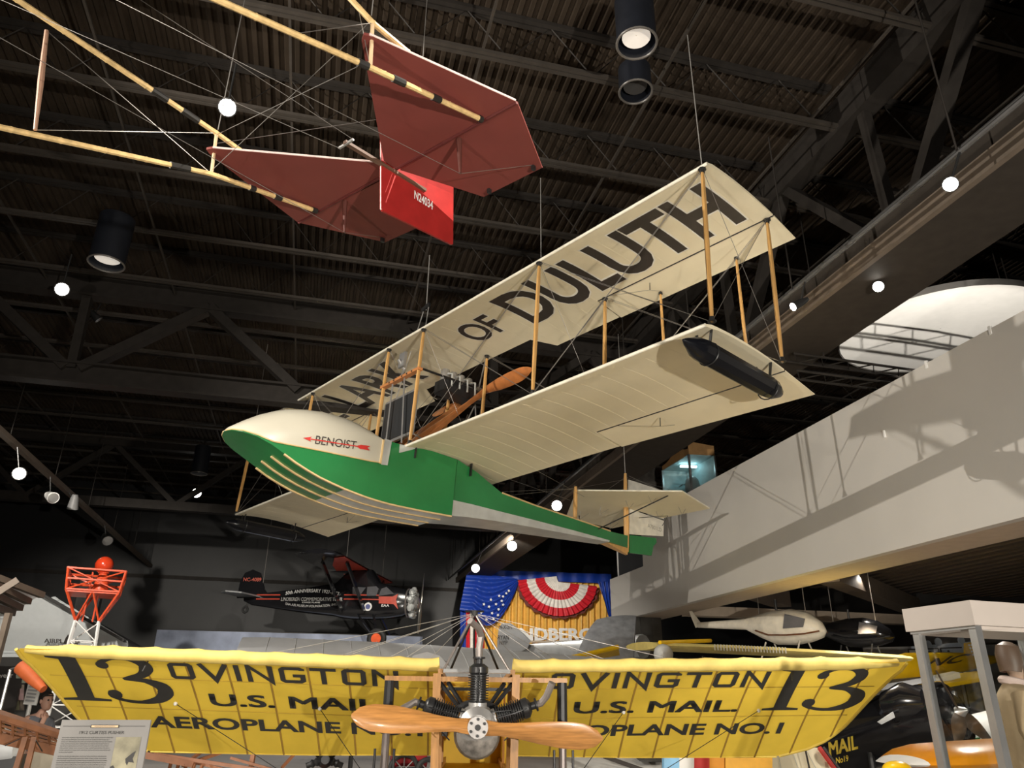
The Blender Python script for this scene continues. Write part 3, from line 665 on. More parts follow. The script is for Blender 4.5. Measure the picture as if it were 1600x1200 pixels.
# hanging cables
def hang(p, z1=ZB + .05, spread=None):
    q = B.w(p); mb = MB(); mb.path([q, (q[0], q[1], z1)], .007, 5); B.part('hanging_cable', mb, M_wirelt, world=True)
q = B.w((-.3, -.35, .25)); top = B.w((-.5, -.25, 3.45))
for y in (-.66, .28):
    mb = MB(); mb.path([B.w((-.15, y, .0)), top + (B.w((0, y, 0)) - B.w((0, -.2, 0))) * .16 - AZ * .3], .011, 6); B.part('hanging_cable', mb, M_wirelt, world=True)
mb = MB(); mb.path([top - AZ * .35, top, np.array((top[0], top[1], ZB))], .01, 6); B.part('hanging_cable', mb, M_wirelt, world=True)
mb = MB(); mb.bar(B.w((-.5, -.36, 3.12)), B.w((-.5, -.12, 3.18)), .05, .07); B.part('spreader_bar', mb, M_fit, world=True)
hang((-.02, 6.35, GAP)); hang((-.02, -6.35, GAP)); hang((-.6, 2.9, GAP + .2)); hang((-6.0, 0, 1.2), 9.8)
# ------------------------------------------------------------------ red tail of the pusher biplane overhead (local x aft, y left, z up)
def onp(th, px, py, axis, val=0.0):
    n = th.R[:, axis]; r = ray(px, py); P0 = th.t + n * val
    P = CAM + r * ((P0 - CAM) @ n) / (r @ n); return (P - th.t) @ th.R
RC = np.array([[0.625, -0.78, -0.029], [0.777, 0.625, -0.075], [0.077, 0.024, 0.997]])
RC = np.linalg.svd(RC); RC = RC[0] @ RC[2]
C = Thing('pusher_biplane_tail', 'red tail of a pusher biplane with bamboo booms overhead', 'airplane', (-1.2, 6.06, 6.55), RC)
def cpart(nm, mb, m, parent=None, label=None): return C.part(nm, mb, m, parent, label)
for s in (1, -1):
    mb = MB(); mb.plate([(-1.33, s * 1.06, 0), (-1.36, s * 1.12, 0), (-1.3, s * 1.16, 0), (-.01, s * 1.55, 0), (-.01, s * .02, 0), (-.16, s * .03, 0)], (0, 0, .025)); f = cpart('stabilizer', mb, M_redfab)
    mb = MB(); mb.path([(-1.33, s * 1.15, .0), (-.01, s * 1.55, 0)] if s < 0 else [(-1.33, s * 1.06, .0), (-.16, s * .03, 0)], .011, 6); cpart('edge_piping', mb, mat('pink_piping', (.8, .62, .58), .5), f)
    mb = MB(); mb.plate([(.02, s * 1.55, 0), (.93, s * 1.15, .0), (.95, s * .36, 0), (.05, s * .04, 0)], (0, 0, .02)); e = cpart('elevator', mb, M_redfab)
    mb = MB(); mb.path([(.93, s * 1.15, 0), (.95, s * .36, 0)], .011, 6); cpart('edge_tube', mb, mat('dark_red_edge', (.11, .018, .016), .5), e)
    mb = MB(); mb.path([(.01, s * 1.55, -.012), (.01, 0, -.012)], .016, 6); cpart('hinge_tube', mb, mat('dark_red_edge', (.11, .018, .016), .5), f)
    mb = MB(); mb.path([(.06, s * .82, 0), (.08, s * .82, -.38)], [.03, .012], 8); cpart('control_mast', mb, mat('mast_brown', (.09, .025, .018), .5), e)
    mb = MB(); mb.path([(.06, s * .82, 0), (.05, s * .82, .38)], [.03, .012], 8); cpart('control_mast', mb, mat('mast_brown', (.09, .025, .018), .5), e)
    for p in ((.85, s * 1.1), (.88, s * .5)):
        mb = MB(); mb.box((p[0] - .02, p[1] - .015, -.06), (p[0] + .02, p[1] + .015, 0)); cpart('horn', mb, M_fit, e)
mb = MB(); mb.plate([(-.2, 0, .52), (.84, 0, .46), (.86, 0, .44), (.86, 0, -.49), (.84, 0, -.5), (-.13, 0, -.55), (-.15, 0, -.53)], (0, .022, 0)); RU = cpart('rudder', mb, mat('rudder_red', (.36, .02, .018), .4), label='bright red rudder with white registration')
mb = MB(); mb.path([(-.19, 0, .5), (-.14, 0, -.54)], .011, 6); cpart('edge_piping', mb, mat('pink_piping', (.8, .62, .58), .5), RU)
a0 = onp(C, 646, 307, 1); a1 = onp(C, 675, 325, 1); a2 = onp(C, 646, 299, 1)
def fN(a, b):
    return np.array((a0[0] + (a1[0] - a0[0]) * a, -.013, a0[2] + (a1[2] - a0[2]) * a + .10 * b - .03))
write(C, 'N24034', M_white, fN, RU, off=.02)
mb = MB(); mb.bar((-.62, .0, -.04), (.42, -.02, -.055), .045, .03); cpart('tail_spar', mb, mat('dull_wood', (.13, .07, .045), .5))
mb = MB(); mb.bar((-.60, -.1, -.05), (-.60, .1, -.05), .02, .02); cpart('rudder_bar', mb, M_castalu)
# bamboo booms: lower and upper pair each side, meeting at the hinge
bw_ = mat('black_wrap', (.02, .018, .016), .5)
def boom(pts, wraps, r=.024):
    pts = [np.array(p, float) for p in pts]; fine = []
    d = np.linalg.norm(pts[-1] - pts[0]); L = [0]
    for i in range(1, len(pts)): L.append(L[-1] + np.linalg.norm(pts[i] - pts[i - 1]))
    at = lambda q: np.array([np.interp(q, L, [p[k] for p in pts]) for k in range(3)])
    ts = np.linspace(0, L[-1], 40); rad = []
    nodes = np.arange(.15, L[-1], .36)
    P, Rr = [], []
    for t in sorted(list(ts) + [n + e for n in nodes for e in (-.012, 0, .012)]):
        if t < 0 or t > L[-1]: continue
        k = min(abs(t - n) for n in nodes); P.append(at(t)); Rr.append(r * (1.14 if k < .001 else 1.0))
    mb = MB(); mb.path(P, Rr, 8); b = cpart('bamboo_boom', mb, M_bamboo)
    for a, c in wraps:
        q = [at(L[-1] * a), at(L[-1] * c)]
        mb = MB(); mb.path(q, r * 1.28, 8); cpart('wrapping', mb, bw_, b)
    return b
yl = {1: 1.1, -1: -1.1}
def vz(px, py, x, y):      # height on the vertical line through (x, y) seen at that pixel row
    best = min(np.linspace(-1.5, 1.5, 601), key=lambda z: abs(proj(C.w((x, y, z)))[1] - py)); return best
def proj(X):
    v = np.asarray(X) - CAM; z = v @ DW; return np.array([800 + FPX * (v @ RT) / z, 600 - FPX * (v @ UP) / z])
for s, lo_far, lo_mid, up_far, up_mid in ((1, (-40, 190), (328, 272), (-20, -32), (329, 208)), (-1, (340, 0), (575, 106), (540, -10), (577, 36))):
    tipz_lo = vz(0, lo_mid[1], -1.28, s * 1.12); tipz_up = vz(0, up_mid[1], -1.28, s * 1.12)
    lf = onp(C, *lo_far, 1, s * .98); uf = onp(C, *up_far, 1, s * .98)
    def ext(a, b, k): return np.array(a) + (np.array(b) - np.array(a)) * k
    mlo = (-1.28, s * 1.12, tipz_lo); mup = (-1.28, s * 1.12, tipz_up)
    far_lo = ext(mlo, lf, 1.5); far_up = ext(mup, uf, 1.5)
    boom([far_lo, lf, mlo, (-.03, s * 1.18, -.03)], ((.60, .645), (.80, .815), (.87, .89), (.985, 1.0)) if s > 0 else ((.55, .58), (.66, .70), (.80, .83), (.985, 1.0)))
    boom([far_up, uf, mup, (-.03, s * 1.18, .03)], ((.55, .585), (.62, .66), (.84, .87)))
    mb = MB(); mb.path([mlo, mup], .016, 8); cpart('boom_post', mb, mat('post_wood', (.70, .50, .30), .5))
    k = .62 if s > 0 else .4
    a = ext(mlo, lf, k * 1.35); b = ext(mup, uf, k * 1.35)
    if s > 0:
        a = onp(C, 55, 203, 1, 1.0); b = onp(C, 73, 48, 1, 1.0)
        mb = MB(); mb.path([a, (a + b) / 2, b], [.014, .024, .016], 8); cpart('boom_post', mb, mat('post_wood2', (.45, .26, .18), .5))
    for p, q in ((a, mup), (b, mlo)):
        mb = MB(); mb.path([p, q], .0035, 5); cpart('brace_wire', mb, M_wire)
for p, q in (((-1.28, 1.12, .1), (-.16, 0, .5)), ((-1.28, -1.12, .1), (-.16, 0, .5)), ((.08, .82, -.38), (-4.5, .3, -.5)), ((.08, -.82, -.38), (-4.5, -.3, -.5)), ((-.6, .1, -.05), (-4.5, .5, -.3)), ((-.6, -.1, -.05), (-4.5, -.5, -.3)), ((.08, .82, -.38), (.85, 1.1, 0)), ((.08, -.82, -.38), (.85, -1.1, 0)), ((-1.28, 1.12, -.2), (-1.28, -1.12, .2)), ((-1.28, 1.12, .2), (-1.28, -1.12, -.2))):
    mb = MB(); mb.path([p, q], .0028, 5); cpart('brace_wire', mb, M_wire)
for y in (1.1, -1.1):
    p = C.w((-1.28, y, .25)); mb = MB(); mb.path([p, (p[0], p[1], ZB)], .005, 5); C.part('hanging_cable', mb, M_wire, world=True)
p = C.w((.3, 0, .48)); mb = MB(); mb.path([p, (p[0], p[1], ZB)], .005, 5); C.part('hanging_cable', mb, M_wire, world=True)

# ------------------------------------------------------------------ yellow mail monoplane in front (local x towards its nose, y to the right, z up)
RY = np.array([[0.06280418167962687, 0.9980202051163891, 0.003362282408295475], [-0.9975722968866, 0.06287683995820337, -0.029933517677350904], [-0.030085665145085483, -0.0014741697023072705, 0.9995462368377296]])
_q = np.linalg.svd(RY); RY = _q[0] @ _q[2]
# right-handed frame: x nose, y right is left-handed, so store y to the aircraft's right as -y of the frame
YT = np.array([-0.3397031614842898, 8.303094671340968, 2.0100205644926232])
det = np.linalg.det(RY)
Y = Thing('mail_monoplane', 'yellow fabric monoplane numbered 13 with wooden propeller and bare fuselage', 'airplane', YT, RY)
ec = nrm((-1.492, 0, -1.005))
def wl(s, sg, c, drop=0.0):
    """point of the wing: s along the span from the root, c along the chord, drop below the fabric"""
    e = nrm((0, sg * 4.09, .088)); n = nrm(np.cross(e, ec)); n = n if n[2] > 0 else -n
    f = min(max(c, 0) / 1.8, 1); h = .16 * f * (1 - f) * (1.2 - .5 * f)
    return np.array((0, sg * .38, 0)) + e * s + ec * c + n * (h - drop)
def smax(c): return float(np.interp(c, [-.06, .02, .25, 1.22, 1.5, 1.7, 1.85], [4.12, 4.28, 4.2, 3.98, 3.85, 3.62, 3.25]))
def cmax(s): return float(np.interp(s, [0, 1.5, 3.2], [1.72, 1.80, 1.84]))
WING = {}
for sg in (-1, 1):
    mb = MB(); ts = np.linspace(0, 1, 25); cs = list(np.linspace(.0, 1, 17))
    def gp(t, q):
        c = -.02 + q * 1.84; s = t * smax(c); c2 = min(c, cmax(s) + .0); return wl(s, sg, c2)
    mb.grid(gp, ts, cs); WING[sg] = wg = Y.part('wing', mb, M_yellow, label='yellow fabric wing on the %s with black lettering' % ('left' if sg < 0 else 'right'), fix=False)
    # rolled leading edge with fabric scallops
    pts = []; rad = []
    for s in np.linspace(0, 4.16, 60):
        sc = abs(math.sin(s / .415 * math.pi)); pts.append(wl(s, sg, .03, -.015) + np.array((0, 0, .012 * (1 - sc) ** 2 - .0))); rad.append(.064 + .006 * (1 - sc) ** 3 - .03 * max(0, (s - 3.6) / .56))
    mb = MB(); mb.path(pts, rad, 12); Y.part('leading_edge', mb, mat('yellow_edge', (.80, .61, .17), .6), wg)
    pts = [wl(s, sg, c) for s, c in [(smax(c), c) for c in np.linspace(0, 1.82, 14)]]
    mb = MB(); mb.path(pts, .018, 6); Y.part('tip_tube', mb, mat('yellow_edge2', (.72, .52, .08), .55), wg)
    pts = [wl(s, sg, cmax(s)) for s in np.linspace(0, 3.3, 20)]
    mb = MB(); mb.path(pts, .008, 6); Y.part('trailing_edge', mb, mat('yellow_edge2', (.72, .52, .08), .55), wg)
    for k in range(10):
        s = .12 + k * .415; cm = min(cmax(s), 1.84)
        while smax(cm) < s and cm > .3: cm -= .02
        pts = [wl(s, sg, c, .004) for c in np.linspace(.08, cm, 10)]
        mb = MB(); mb.loft([[p + np.array((0, -.011, 0)), p + np.array((0, .011, 0)), p + np.array((0, .007, -.004)), p + np.array((0, -.007, -.004))] for p in pts]); Y.part('rib', mb, mat('rib_shade_yellow', (.36, .21, .03), .7), wg)  # rib wood darkened as the shadow line showing through the lit fabric
    for c in (.46, 1.02):
        pts = [wl(s, sg, c, .003) for s in np.linspace(0, smax(c) - .1, 14)]
        mb = MB(); mb.loft([[p + ec * -.008, p + ec * .008, p + ec * .005 + np.array((0, 0, -.003)), p - ec * .005 + np.array((0, 0, -.003))] for p in pts]); Y.part('spar', mb, mat('spar_yellow', (.55, .36, .04), .7), wg)
# lettering
O13 = .0
def rect(pts): return pts
SQ = {'O': (.78, [([(.16, .1), (.62, .1), (.68, .18), (.68, .82), (.62, .9), (.16, .9), (.1, .82), (.1, .18)], True)]),
      'V': (.9, [([(.06, 1), (.45, .02), (.84, 1)], False)]),
      'I': (.22, [([(.11, 0), (.11, 1)], False)]),
      'N': (.86, [([(.1, 0), (.1, .98), (.76, .02), (.76, 1)], False)]),
      'G': (.82, [([(.72, .78), (.72, .84), (.64, .9), (.18, .9), (.1, .82), (.1, .18), (.18, .1), (.64, .1), (.72, .18), (.72, .46), (.42, .46)], False)]),
      'T': (.8, [([(.0, .9), (.8, .9)], False), ([(.4, 0), (.4, .9)], False)])}
def square_word(word, wd=.19, gap=.16):
    V = []; F = []; x = 0
    for ch in word:
        wdt, ln = SQ[ch]; v, f = strokes([([(p[0] * 1.15 + x, p[1]) for p in pts], cl) for pts, cl in ln], wd); n = sum(len(q) for q in V); V.append(v); F += [tuple(i + n for i in q) for q in f]; x += wdt * 1.15 + gap
    V = np.vstack(V); V[:, 0] /= (x - gap); return V, F
def three():
    # calligraphic 3: centre line with varying width
    P = [(.10, .80), (.12, .88), (.28, .965), (.5, .97), (.66, .88), (.68, .76), (.58, .62), (.36, .545), (.36, .52), (.60, .50), (.80, .38), (.82, .24), (.70, .10), (.46, .03), (.22, .06), (.08, .15), (.10, .24)]
    w = [.10, .09, .05, .08, .17, .19, .13, .05, .05, .10, .20, .22, .15, .07, .06, .09, .11]
    P0 = np.array(P); w0 = np.array(w); n0 = len(P0); P = []; w = []
    for i in range(n0 - 1):
        a, b, c, d = (P0[max(i - 1, 0)], P0[i], P0[i + 1], P0[min(i + 2, n0 - 1)])
        for t in (np.linspace(0, 1, 5)[:-1] if i < n0 - 2 else np.linspace(0, 1, 5)):
            P.append(.5 * (2 * b + (c - a) * t + (2 * a - 5 * b + 4 * c - d) * t * t + (3 * b - a - 3 * c + d) * t ** 3)); w.append(w0[i] + (w0[i + 1] - w0[i]) * t)
    V = []; F = []; n = len(P); P = [np.array(p) for p in P]
    for i in range(n):
        d = nrm(P[min(i + 1, n - 1)] - P[max(i - 1, 0)]); m = np.array([-d[1], d[0]]); V += [P[i] + m * w[i] / 2, P[i] - m * w[i] / 2]
    F = [(2 * i, 2 * i + 1, 2 * i + 3, 2 * i + 2) for i in range(n - 1)]
    for c, r in (((.12, .82), .085), ((.12, .18), .10)):
        b = len(V); V += [np.array(c) + r * np.array((math.cos(a), math.sin(a))) for a in np.linspace(0, 2 * math.pi, 13)[:-1]]; F.append(tuple(range(b, b + 12)))
    return np.array(V), F
def one(): 
    V = np.array([(0, 1), (.62, 1), (.62, .96), (.72, .06), (1.0, .03), (1, 0), (.0, 0), (0, .03), (.3, .06), (.3, .92), (0, .96)]); V = np.array([(.05, .965), (.05, 1), (.66, 1), (.66, .07), (1., .045), (1., 0), (0, 0), (0, .045), (.3, .07), (.3, .93)])
    return V, [(0, 1, 2, 9), (9, 2, 3, 8), (7, 8, 3, 4), (7, 4, 5, 6)]
M_olive = mat('olive_black', (.03, .03, .03), .55)
def onwing(sg, s0, s1, c0, c1, V, F, nu=6, nv=4, sl=0.0):
    """from s0 (left of the word as read) to s1, letter tops at c0, feet at c1, sl = slant"""
    V, F = cut_mesh(V, F, nu, nv)
    mb = lay(V, F, lambda a, b: wl(s0 + (s1 - s0) * a + sl * (b - .5) * abs(c1 - c0), sg, c1 + (c0 - c1) * b, .011))
    return Y.part('lettering', mb, M_olive, WING[sg], fix=False, smooth=False)
def gl(t, off=.02): v, f, d = glyphs(t, off); return v, f
for sg in (-1, 1):
    D = 1 if sg > 0 else -1
    ov = (2.80, .42) if sg < 0 else (.42, 2.80)
    onwing(sg, ov[0], ov[1], .13, .44, *square_word('OVINGTON'), nu=14, sl=0)
    us = (2.47, .58) if sg < 0 else (.73, 2.6)
    onwing(sg, *us, .69, .92, *gl('U.S. MAIL.', .026), nu=12)
    ae = (3.2, .18) if sg < 0 else (.2, 3.22)
    onwing(sg, *ae, 1.14, 1.36, *gl('AEROPLANE NO.1', .03), nu=16)
    o1 = (4.02, 3.52) if sg < 0 else (2.88, 3.3)
    onwing(sg, *o1, .085, .90, *one(), nu=3, sl=(.0 if sg < 0 else .0))
    o3 = (3.55, 2.78) if sg < 0 else (3.3, 4.06)
    onwing(sg, *o3, .07, .92, *three(), nu=4)
# airframe
def yp(nm, mb, m, parent=None, label=None): return Y.part(nm, mb, m, parent, label)
mb = MB(); mb.bar((.32, -.9, -.13), (.32, .9, -.13), .05, .045); yp('cross_beam', mb, M_frame)
for s in (-1, 1):
    mb = MB(); mb.bar((.32, s * .39, -.08), (.34, s * .36, -1.95), .075, .07, (1, 0, 0)); yp('frame_post', mb, M_frame)
    mb = MB(); mb.bar((.18, s * .34, -.1), (.18, s * .33, -1.3), .04, .05, (1, 0, 0)); yp('frame_post', mb, M_frame)
    mb = MB(); mb.bar((.3, s * .36, -.06), (-5.4, s * .12, -.62), .045, .05); yp('longeron', mb, M_frame)
    mb = MB(); mb.bar((.3, s * .35, -.98), (-5.4, s * .1, -.8), .045, .05); yp('longeron', mb, M_frame)
    for k in range(7):
        x = -.4 - k * .75; f = (.3 - x) / 5.7; y = s * (.36 - .24 * f)
        mb = MB(); mb.bar((x, y, -.06 - .56 * f), (x, y * .98, -.98 + .18 * f), .035, .035, (1, 0, 0)); yp('fuselage_strut', mb, M_frame)
    # landing gear leg with sliding tube and wheel
    mb = MB(); mb.path([(.32, s * .85, -.15), (.32, s * .85, -.62)], .05, 10); g = yp('gear_leg', mb, M_iron)
    mb = MB(); mb.path([(.32, s * .85, -.62), (.32, s * .85, -1.85)], .038, 10); yp('gear_tube', mb, mat('gear_grey', (.2, .17, .16), .4, metal=.5), g)
    for dx in (-.09, .09):
        mb = MB(); mb.path([(.38, s * .85 + dx, -.75), (.38, s * .85 + dx, -1.85)], .012, 6); yp('shock_cord', mb, M_iron, g)
    mb = MB(); mb.torus((.32, s * 1.0, -1.68), (0, 1, 0), .28, .04, 24, 8); wh = yp('wheel', mb, M_rubber)
    mb = MB()
    for k in range(8): mb.path([(.32, s * 1.0, -1.68), (.32 + .27 * math.cos(k * .785), s * 1.0, -1.68 + .27 * math.sin(k * .785))], .005, 4)
    yp('spokes', mb, M_castalu, wh)
    mb = MB(); mb.bar((.3, s * .36, -.16), (.55, s * .06, -.50), .03, .03); mb.bar((.3, s * .28, -.16), (.5, s * .03, -.5), .03, .03); yp('engine_brace', mb, M_iron)
    mb = MB(); mb.plate([(-.1, s * .345, -.1), (-2.2, s * .25, -.28), (-2.2, s * .25, -.92), (-.1, s * .345, -.95)], (0, .006, 0)); yp('side_fabric', mb, M_yellow)
for z in (-.96, -1.02):
    mb = MB(); mb.bar((.3, -.36, z), (.3, .36, z), .03, .035); yp('frame_rail', mb, M_iron if z > -1 else M_brass)
mb = MB(); mb.plate([(-.3, -.34, -1.0), (-.3, .34, -1.0), (-2.6, .22, -.92), (-2.6, -.22, -.92)], (0, 0, .006)); yp('floor_fabric', mb, M_yellow)
mb = MB(); mb.plate([(-.75, -.33, -.14), (-.75, .33, -.14), (-.8, .32, -.98), (-.8, -.32, -.98)], (.006, 0, 0)); yp('cockpit_fabric', mb, M_yellow)
mb = MB(); mb.path([(.36, -.33, -.055), (.36, .33, -.055)], .022, 10); yp('head_tube', mb, mat('polished_tube', (.8, .8, .8), .2, metal=.6))
mb = MB(); mb.bar((.3, -.34, -.22), (.3, .34, -.22), .03, .03); yp('upper_rail', mb, M_iron)
ap = np.array((-.12, -.03, .53))
for q in ((.2, -.33, -.04), (.2, .33, -.04), (-.75, -.28, -.06), (-.75, .28, -.06)):
    mb = MB(); mb.path([ap, q], .013, 8); yp('cabane_strut', mb, M_pipe if q[0] > 0 else M_iron)
mb = MB(); mb.path([ap + (0, 0, .03), ap - (0, 0, .03)], .035, 10); mb.path([ap + (.0, -.1, .02), ap + (0, .1, .02)], .012, 6); yp('cabane_cap', mb, M_fit)
mb = MB(); mb.path([(-.5, .0, -.02), (-.45, -.02, .18), (ap[0] - .02, ap[1], ap[2] - .05)], .011, 6); yp('cabane_strut', mb, M_iron)
for sg in (-1, 1):
    for s, c in ((.75, .4), (1.8, .4), (2.9, .4), (.75, 1.1), (1.8, 1.1), (2.9, 1.1)):
        mb = MB(); mb.path([ap, wl(s, sg, c, -.01)], .0026, 5); yp('landing_wire', mb, M_wirelt if sg < 0 else M_wire)
    for s, c in ((1.3, .9), (2.85, .9)):
        q = wl(s, sg, c, .012); mb = MB(); mb.path([q, (.0, sg * .45, -1.75)], .004, 5); yp('flying_wire', mb, M_iron)
        mb = MB(); mb.ball(q, .022, 8, 6); yp('wire_anchor', mb, M_white)
    q = wl(2.95 if sg < 0 else 3.0, sg, .08, .03); mb = MB(); mb.path([q, q + (0.02, -.03, -.1)], .008, 5); yp('wire_lug', mb, M_fit)
# engine: three air-cooled cylinders, crankcase, pipes, propeller
hub = np.array((.86, .01, -.53))
mb = MB(); mb.lathe([(.05, -.42), (.16, -.4), (.19, -.25), (.17, -.08), (.1, -.03)], hub, (1, 0, 0), 20); EY = yp('engine', mb, M_castalu, label='three-cylinder engine with an aluminium crankcase')
mb = MB(); mb.lathe([(.05, -.3), (.2, -.28), (.215, -.2), (.19, -.1), (.05, -.04)], hub + (0, 0, -.07), (1, 0, 0), 24); yp('crankcase', mb, mat('crankcase_grey', (.2, .18, .16), .5, metal=.5, var=.5, scale=14), EY)
mb = MB(); mb.torus(hub + (-.3, 0, -.1), (1, 0, 0), .30, .03, 28, 8, math.pi * .02, math.pi * 1.0 - .02); yp('mounting_ring', mb, M_iron, EY)
for an in (0, 73, -73):
    a = math.radians(an); d = np.array((0, math.sin(a), math.cos(a))); o = hub + np.array((-.18, 0, .02)) + d * .13
    mb = MB(); mb.lathe([(.085, 0), (.085, .05)], o, d, 18); yp('cylinder_base', mb, M_castalu, EY)
    pr = []
    for k in range(11): t = .06 + k * .022; pr += [(.074, t), (.098, t + .002), (.098, t + .010), (.074, t + .012)]
    pr += [(.09, .31), (.09, .36), (.05, .39)]
    mb = MB(); mb.lathe(pr, o, d, 20); yp('cylinder', mb, mat('cylinder_black', (.02, .02, .021), .35), EY)
    mb = MB(); mb.lathe([(.035, .36), (.035, .43), (.06, .435), (.06, .45)], o, d, 14); yp('exhaust_flange', mb, M_iron, EY)
    e = o + d * .44
    if an == 0: pts = [e, e + (0, .0, .10), e + (0, .015, .2), e + (.05, -.015, .27), e + (.14, -.1, .33)]
    elif an > 0: pts = [e, e + d * .05, e + d * .08 + np.array((.03, .02, .05)), e + d * .12 + np.array((.08, .03, .16))]
    else: pts = [e, e + d * .04, e + d * .10 + np.array((.05, -.02, -.06)), e + d * .14 + np.array((.08, -.03, -.10))]
    mb = MB(); mb.path(pts, .033, 10); yp('exhaust_pipe', mb, M_pipe, EY)
    mb = MB(); mb.path([o + d * .05 + (.1, .0, 0), o + d * .2 + np.array((.13, .02, .0)), o + d * .36 + (.08, 0, 0)], .007, 5); yp('push_rod', mb, M_iron, EY)
for s in (-1, 1):
    mb = MB(); mb.path([hub + (-.1, s * .1, .12), hub + (-.06, s * .3, .14), hub + (-.12, s * .38, .0), hub + (-.15, s * .25, -.12)], .006, 5); yp('ignition_lead', mb, M_iron, EY)
def bshape(r): return float(np.interp(r, [0, .08, .16, .3, .5, .68, .84, .94, 1], [.62, .66, .5, .62, .86, 1.0, .94, .66, .12]))
PY = yp('propeller', prop_mesh(hub + (.0, 0, 0), (1, 0, 0), (0, 1, -.075), 2.28, .25, .10, .62, 18, bshape), M_prop, label='varnished wooden two-blade propeller')
mb = MB(); mb.lathe([(.09, -.07), (.095, .0), (.092, .065), (.02, .066)], hub, (1, 0, 0), 28); HP = yp('hub_plate', mb, mat('hub_grey', (.42, .4, .39), .45, metal=.3), PY)
for k in range(6):
    a = k * math.pi / 3 + .5; c = hub + np.array((.066, .068 * math.cos(a), .068 * math.sin(a)))
    mb = MB(); mb.lathe([(.014, 0), (.014, .012)], c, (1, 0, 0), 6); yp('hub_bolt', mb, M_iron, PY)
mb = MB(); mb.lathe([(.026, 0), (.026, .014)], hub + (.06, 0, 0), (1, 0, 0), 14); yp('shaft_end', mb, M_black, PY)
# tail and skid behind, resting on the floor
mb = MB(); mb.path([(-5.0, 0, -.75), (-5.2, 0, -1.5), (-5.3, 0, -2.12)], .02, 6); yp('tail_skid', mb, M_frame)
# ------------------------------------------------------------------ black high-wing monoplane hanging by the far wall (local x nose, y away, z up)
tail = dp(372, 937, 28.6); nose = dp(650, 941, 27.7)
xs_ = nrm(nose - tail); ys_ = nrm(np.cross(AZ, xs_)); zs_ = np.cross(xs_, ys_); RS = np.array([xs_, ys_, zs_]).T; LS = np.linalg.norm(nose - tail)
S = Thing('black_monoplane', 'black high-wing monoplane with white tour lettering hanging before the far wall', 'airplane', tail, RS)
st_ = [(.25, .13, .06, .08), (.6, .20, .12, .0), (1.6, .32, .22, .0), (2.8, .46, .36, .0), (3.9, .60, .46, .05), (4.25, .82, .5, .2), (4.7, .92, .52, .27), (5.2, .90, .52, .25), (5.55, .66, .5, .02), (6.1, .56, .48, -.03), (6.5, .50, .46, -.03), (6.75, .40, .4, -.03)]
def rrect(x, h, w_, zc, n=20):
    r = []
    for k in range(n):
        a = 2 * math.pi * k / n; c, s = math.cos(a), math.sin(a); e = .55
        r.append(np.array((x, w_ * math.copysign(abs(c) ** e, c), zc + h * math.copysign(abs(s) ** e, s))))
    return r
mb = MB(); mb.loft([rrect(*s) for s in st_]); FU = S.part('fuselage', mb, M_gloss)
side = lambda x: -float(np.interp(x, [s[0] for s in st_], [s[2] for s in st_])) - .012
def spx(px, py):
    y = -.3
    for _ in range(3): l = onp(S, px, py, 1, y); y = side(l[0])
    return l
def sline(txt, px0, py0, px1, py1, hpx, m=M_white, bow=0, off=.01):
    a, b = spx(px0, py0), spx(px1, py1); h = hpx / 1175 * 25.5
    def f(u, v):
        x = a[0] + (b[0] - a[0]) * u; z = a[2] + (b[2] - a[2]) * u + h * v + bow * (1 - (2 * u - 1) ** 2); return np.array((x, side(x) - .006, z))
    write(S, txt, m, f, FU, off, nu=8)
sline('50th ANNIVERSARY 1927-1977', 446, 930, 530, 931, 6, bow=.11, off=.02)
sline('LINDBERGH COMMEMORATIVE TOUR', 439, 939, 535, 939.3, 6, off=.025)
sline('CHASE PLANE', 472, 942.3, 500, 942.5, 2.3)
sline('EAA AIR MUSEUM FOUNDATION, INC.', 446, 945.5, 527, 946, 4.6, bow=-.09, off=.015)
sline('EAA', 596, 948, 608, 948, 4)
M_s_red = mat('stripe_red', (.55, .07, .04), .4)
for dz in (.13, -.02):
    for (p0, p1) in ((400, 437), (537, 592)):
        pts = []
        for q in np.linspace(p0, p1, 6):
            l = spx(q, 937.5); pts.append(np.array((l[0], side(l[0]) - .008, .035 + dz)))
        mb = MB(); mb.loft([[p - (0, 0, .02), p + (0, -.004, .02)] for p in pts], caps=False, closed=False); S.part('stripe', mb, M_s_red, FU, fix=False)
def spoly(nm, pix, m, par=FU):
    mb = MB(); P = [spx(*q) for q in pix]; mb.plate([(p[0], side(p[0]) - .01, p[2]) for p in P], (0, .01, 0)); return S.part(nm, mb, m, par)
M_win = mat('cabin_window', (.12, .12, .13), .08, coat=.5)
spoly('window', ((551, 917), (551, 928), (562, 931), (572, 918)), M_win); spoly('window', ((574, 917), (573, 931), (588, 931), (592, 920), (588, 916)), M_win)
spoly('windscreen', ((592, 931), (596, 920), (604, 917), (616, 928)), M_win)
spoly('flash_mark', ((592, 932), (614, 932), (622, 928), (619, 938), (622, 952), (615, 944), (592, 943)), M_s_red)
P = spx(575, 948)
mb = MB(); mb.lathe([(.15, 0), (.15, .01)], (P[0], side(P[0]) - .012, P[2]), (0, 1, 0), 18); S.part('round_emblem', mb, M_white, FU)
mb = MB(); mb.lathe([(.09, 0), (.09, .006)], (P[0], side(P[0]) - .016, P[2]), (0, 1, 0), 18); S.part('emblem_centre', mb, mat('emblem_blue', (.1, .12, .3), .5), FU)
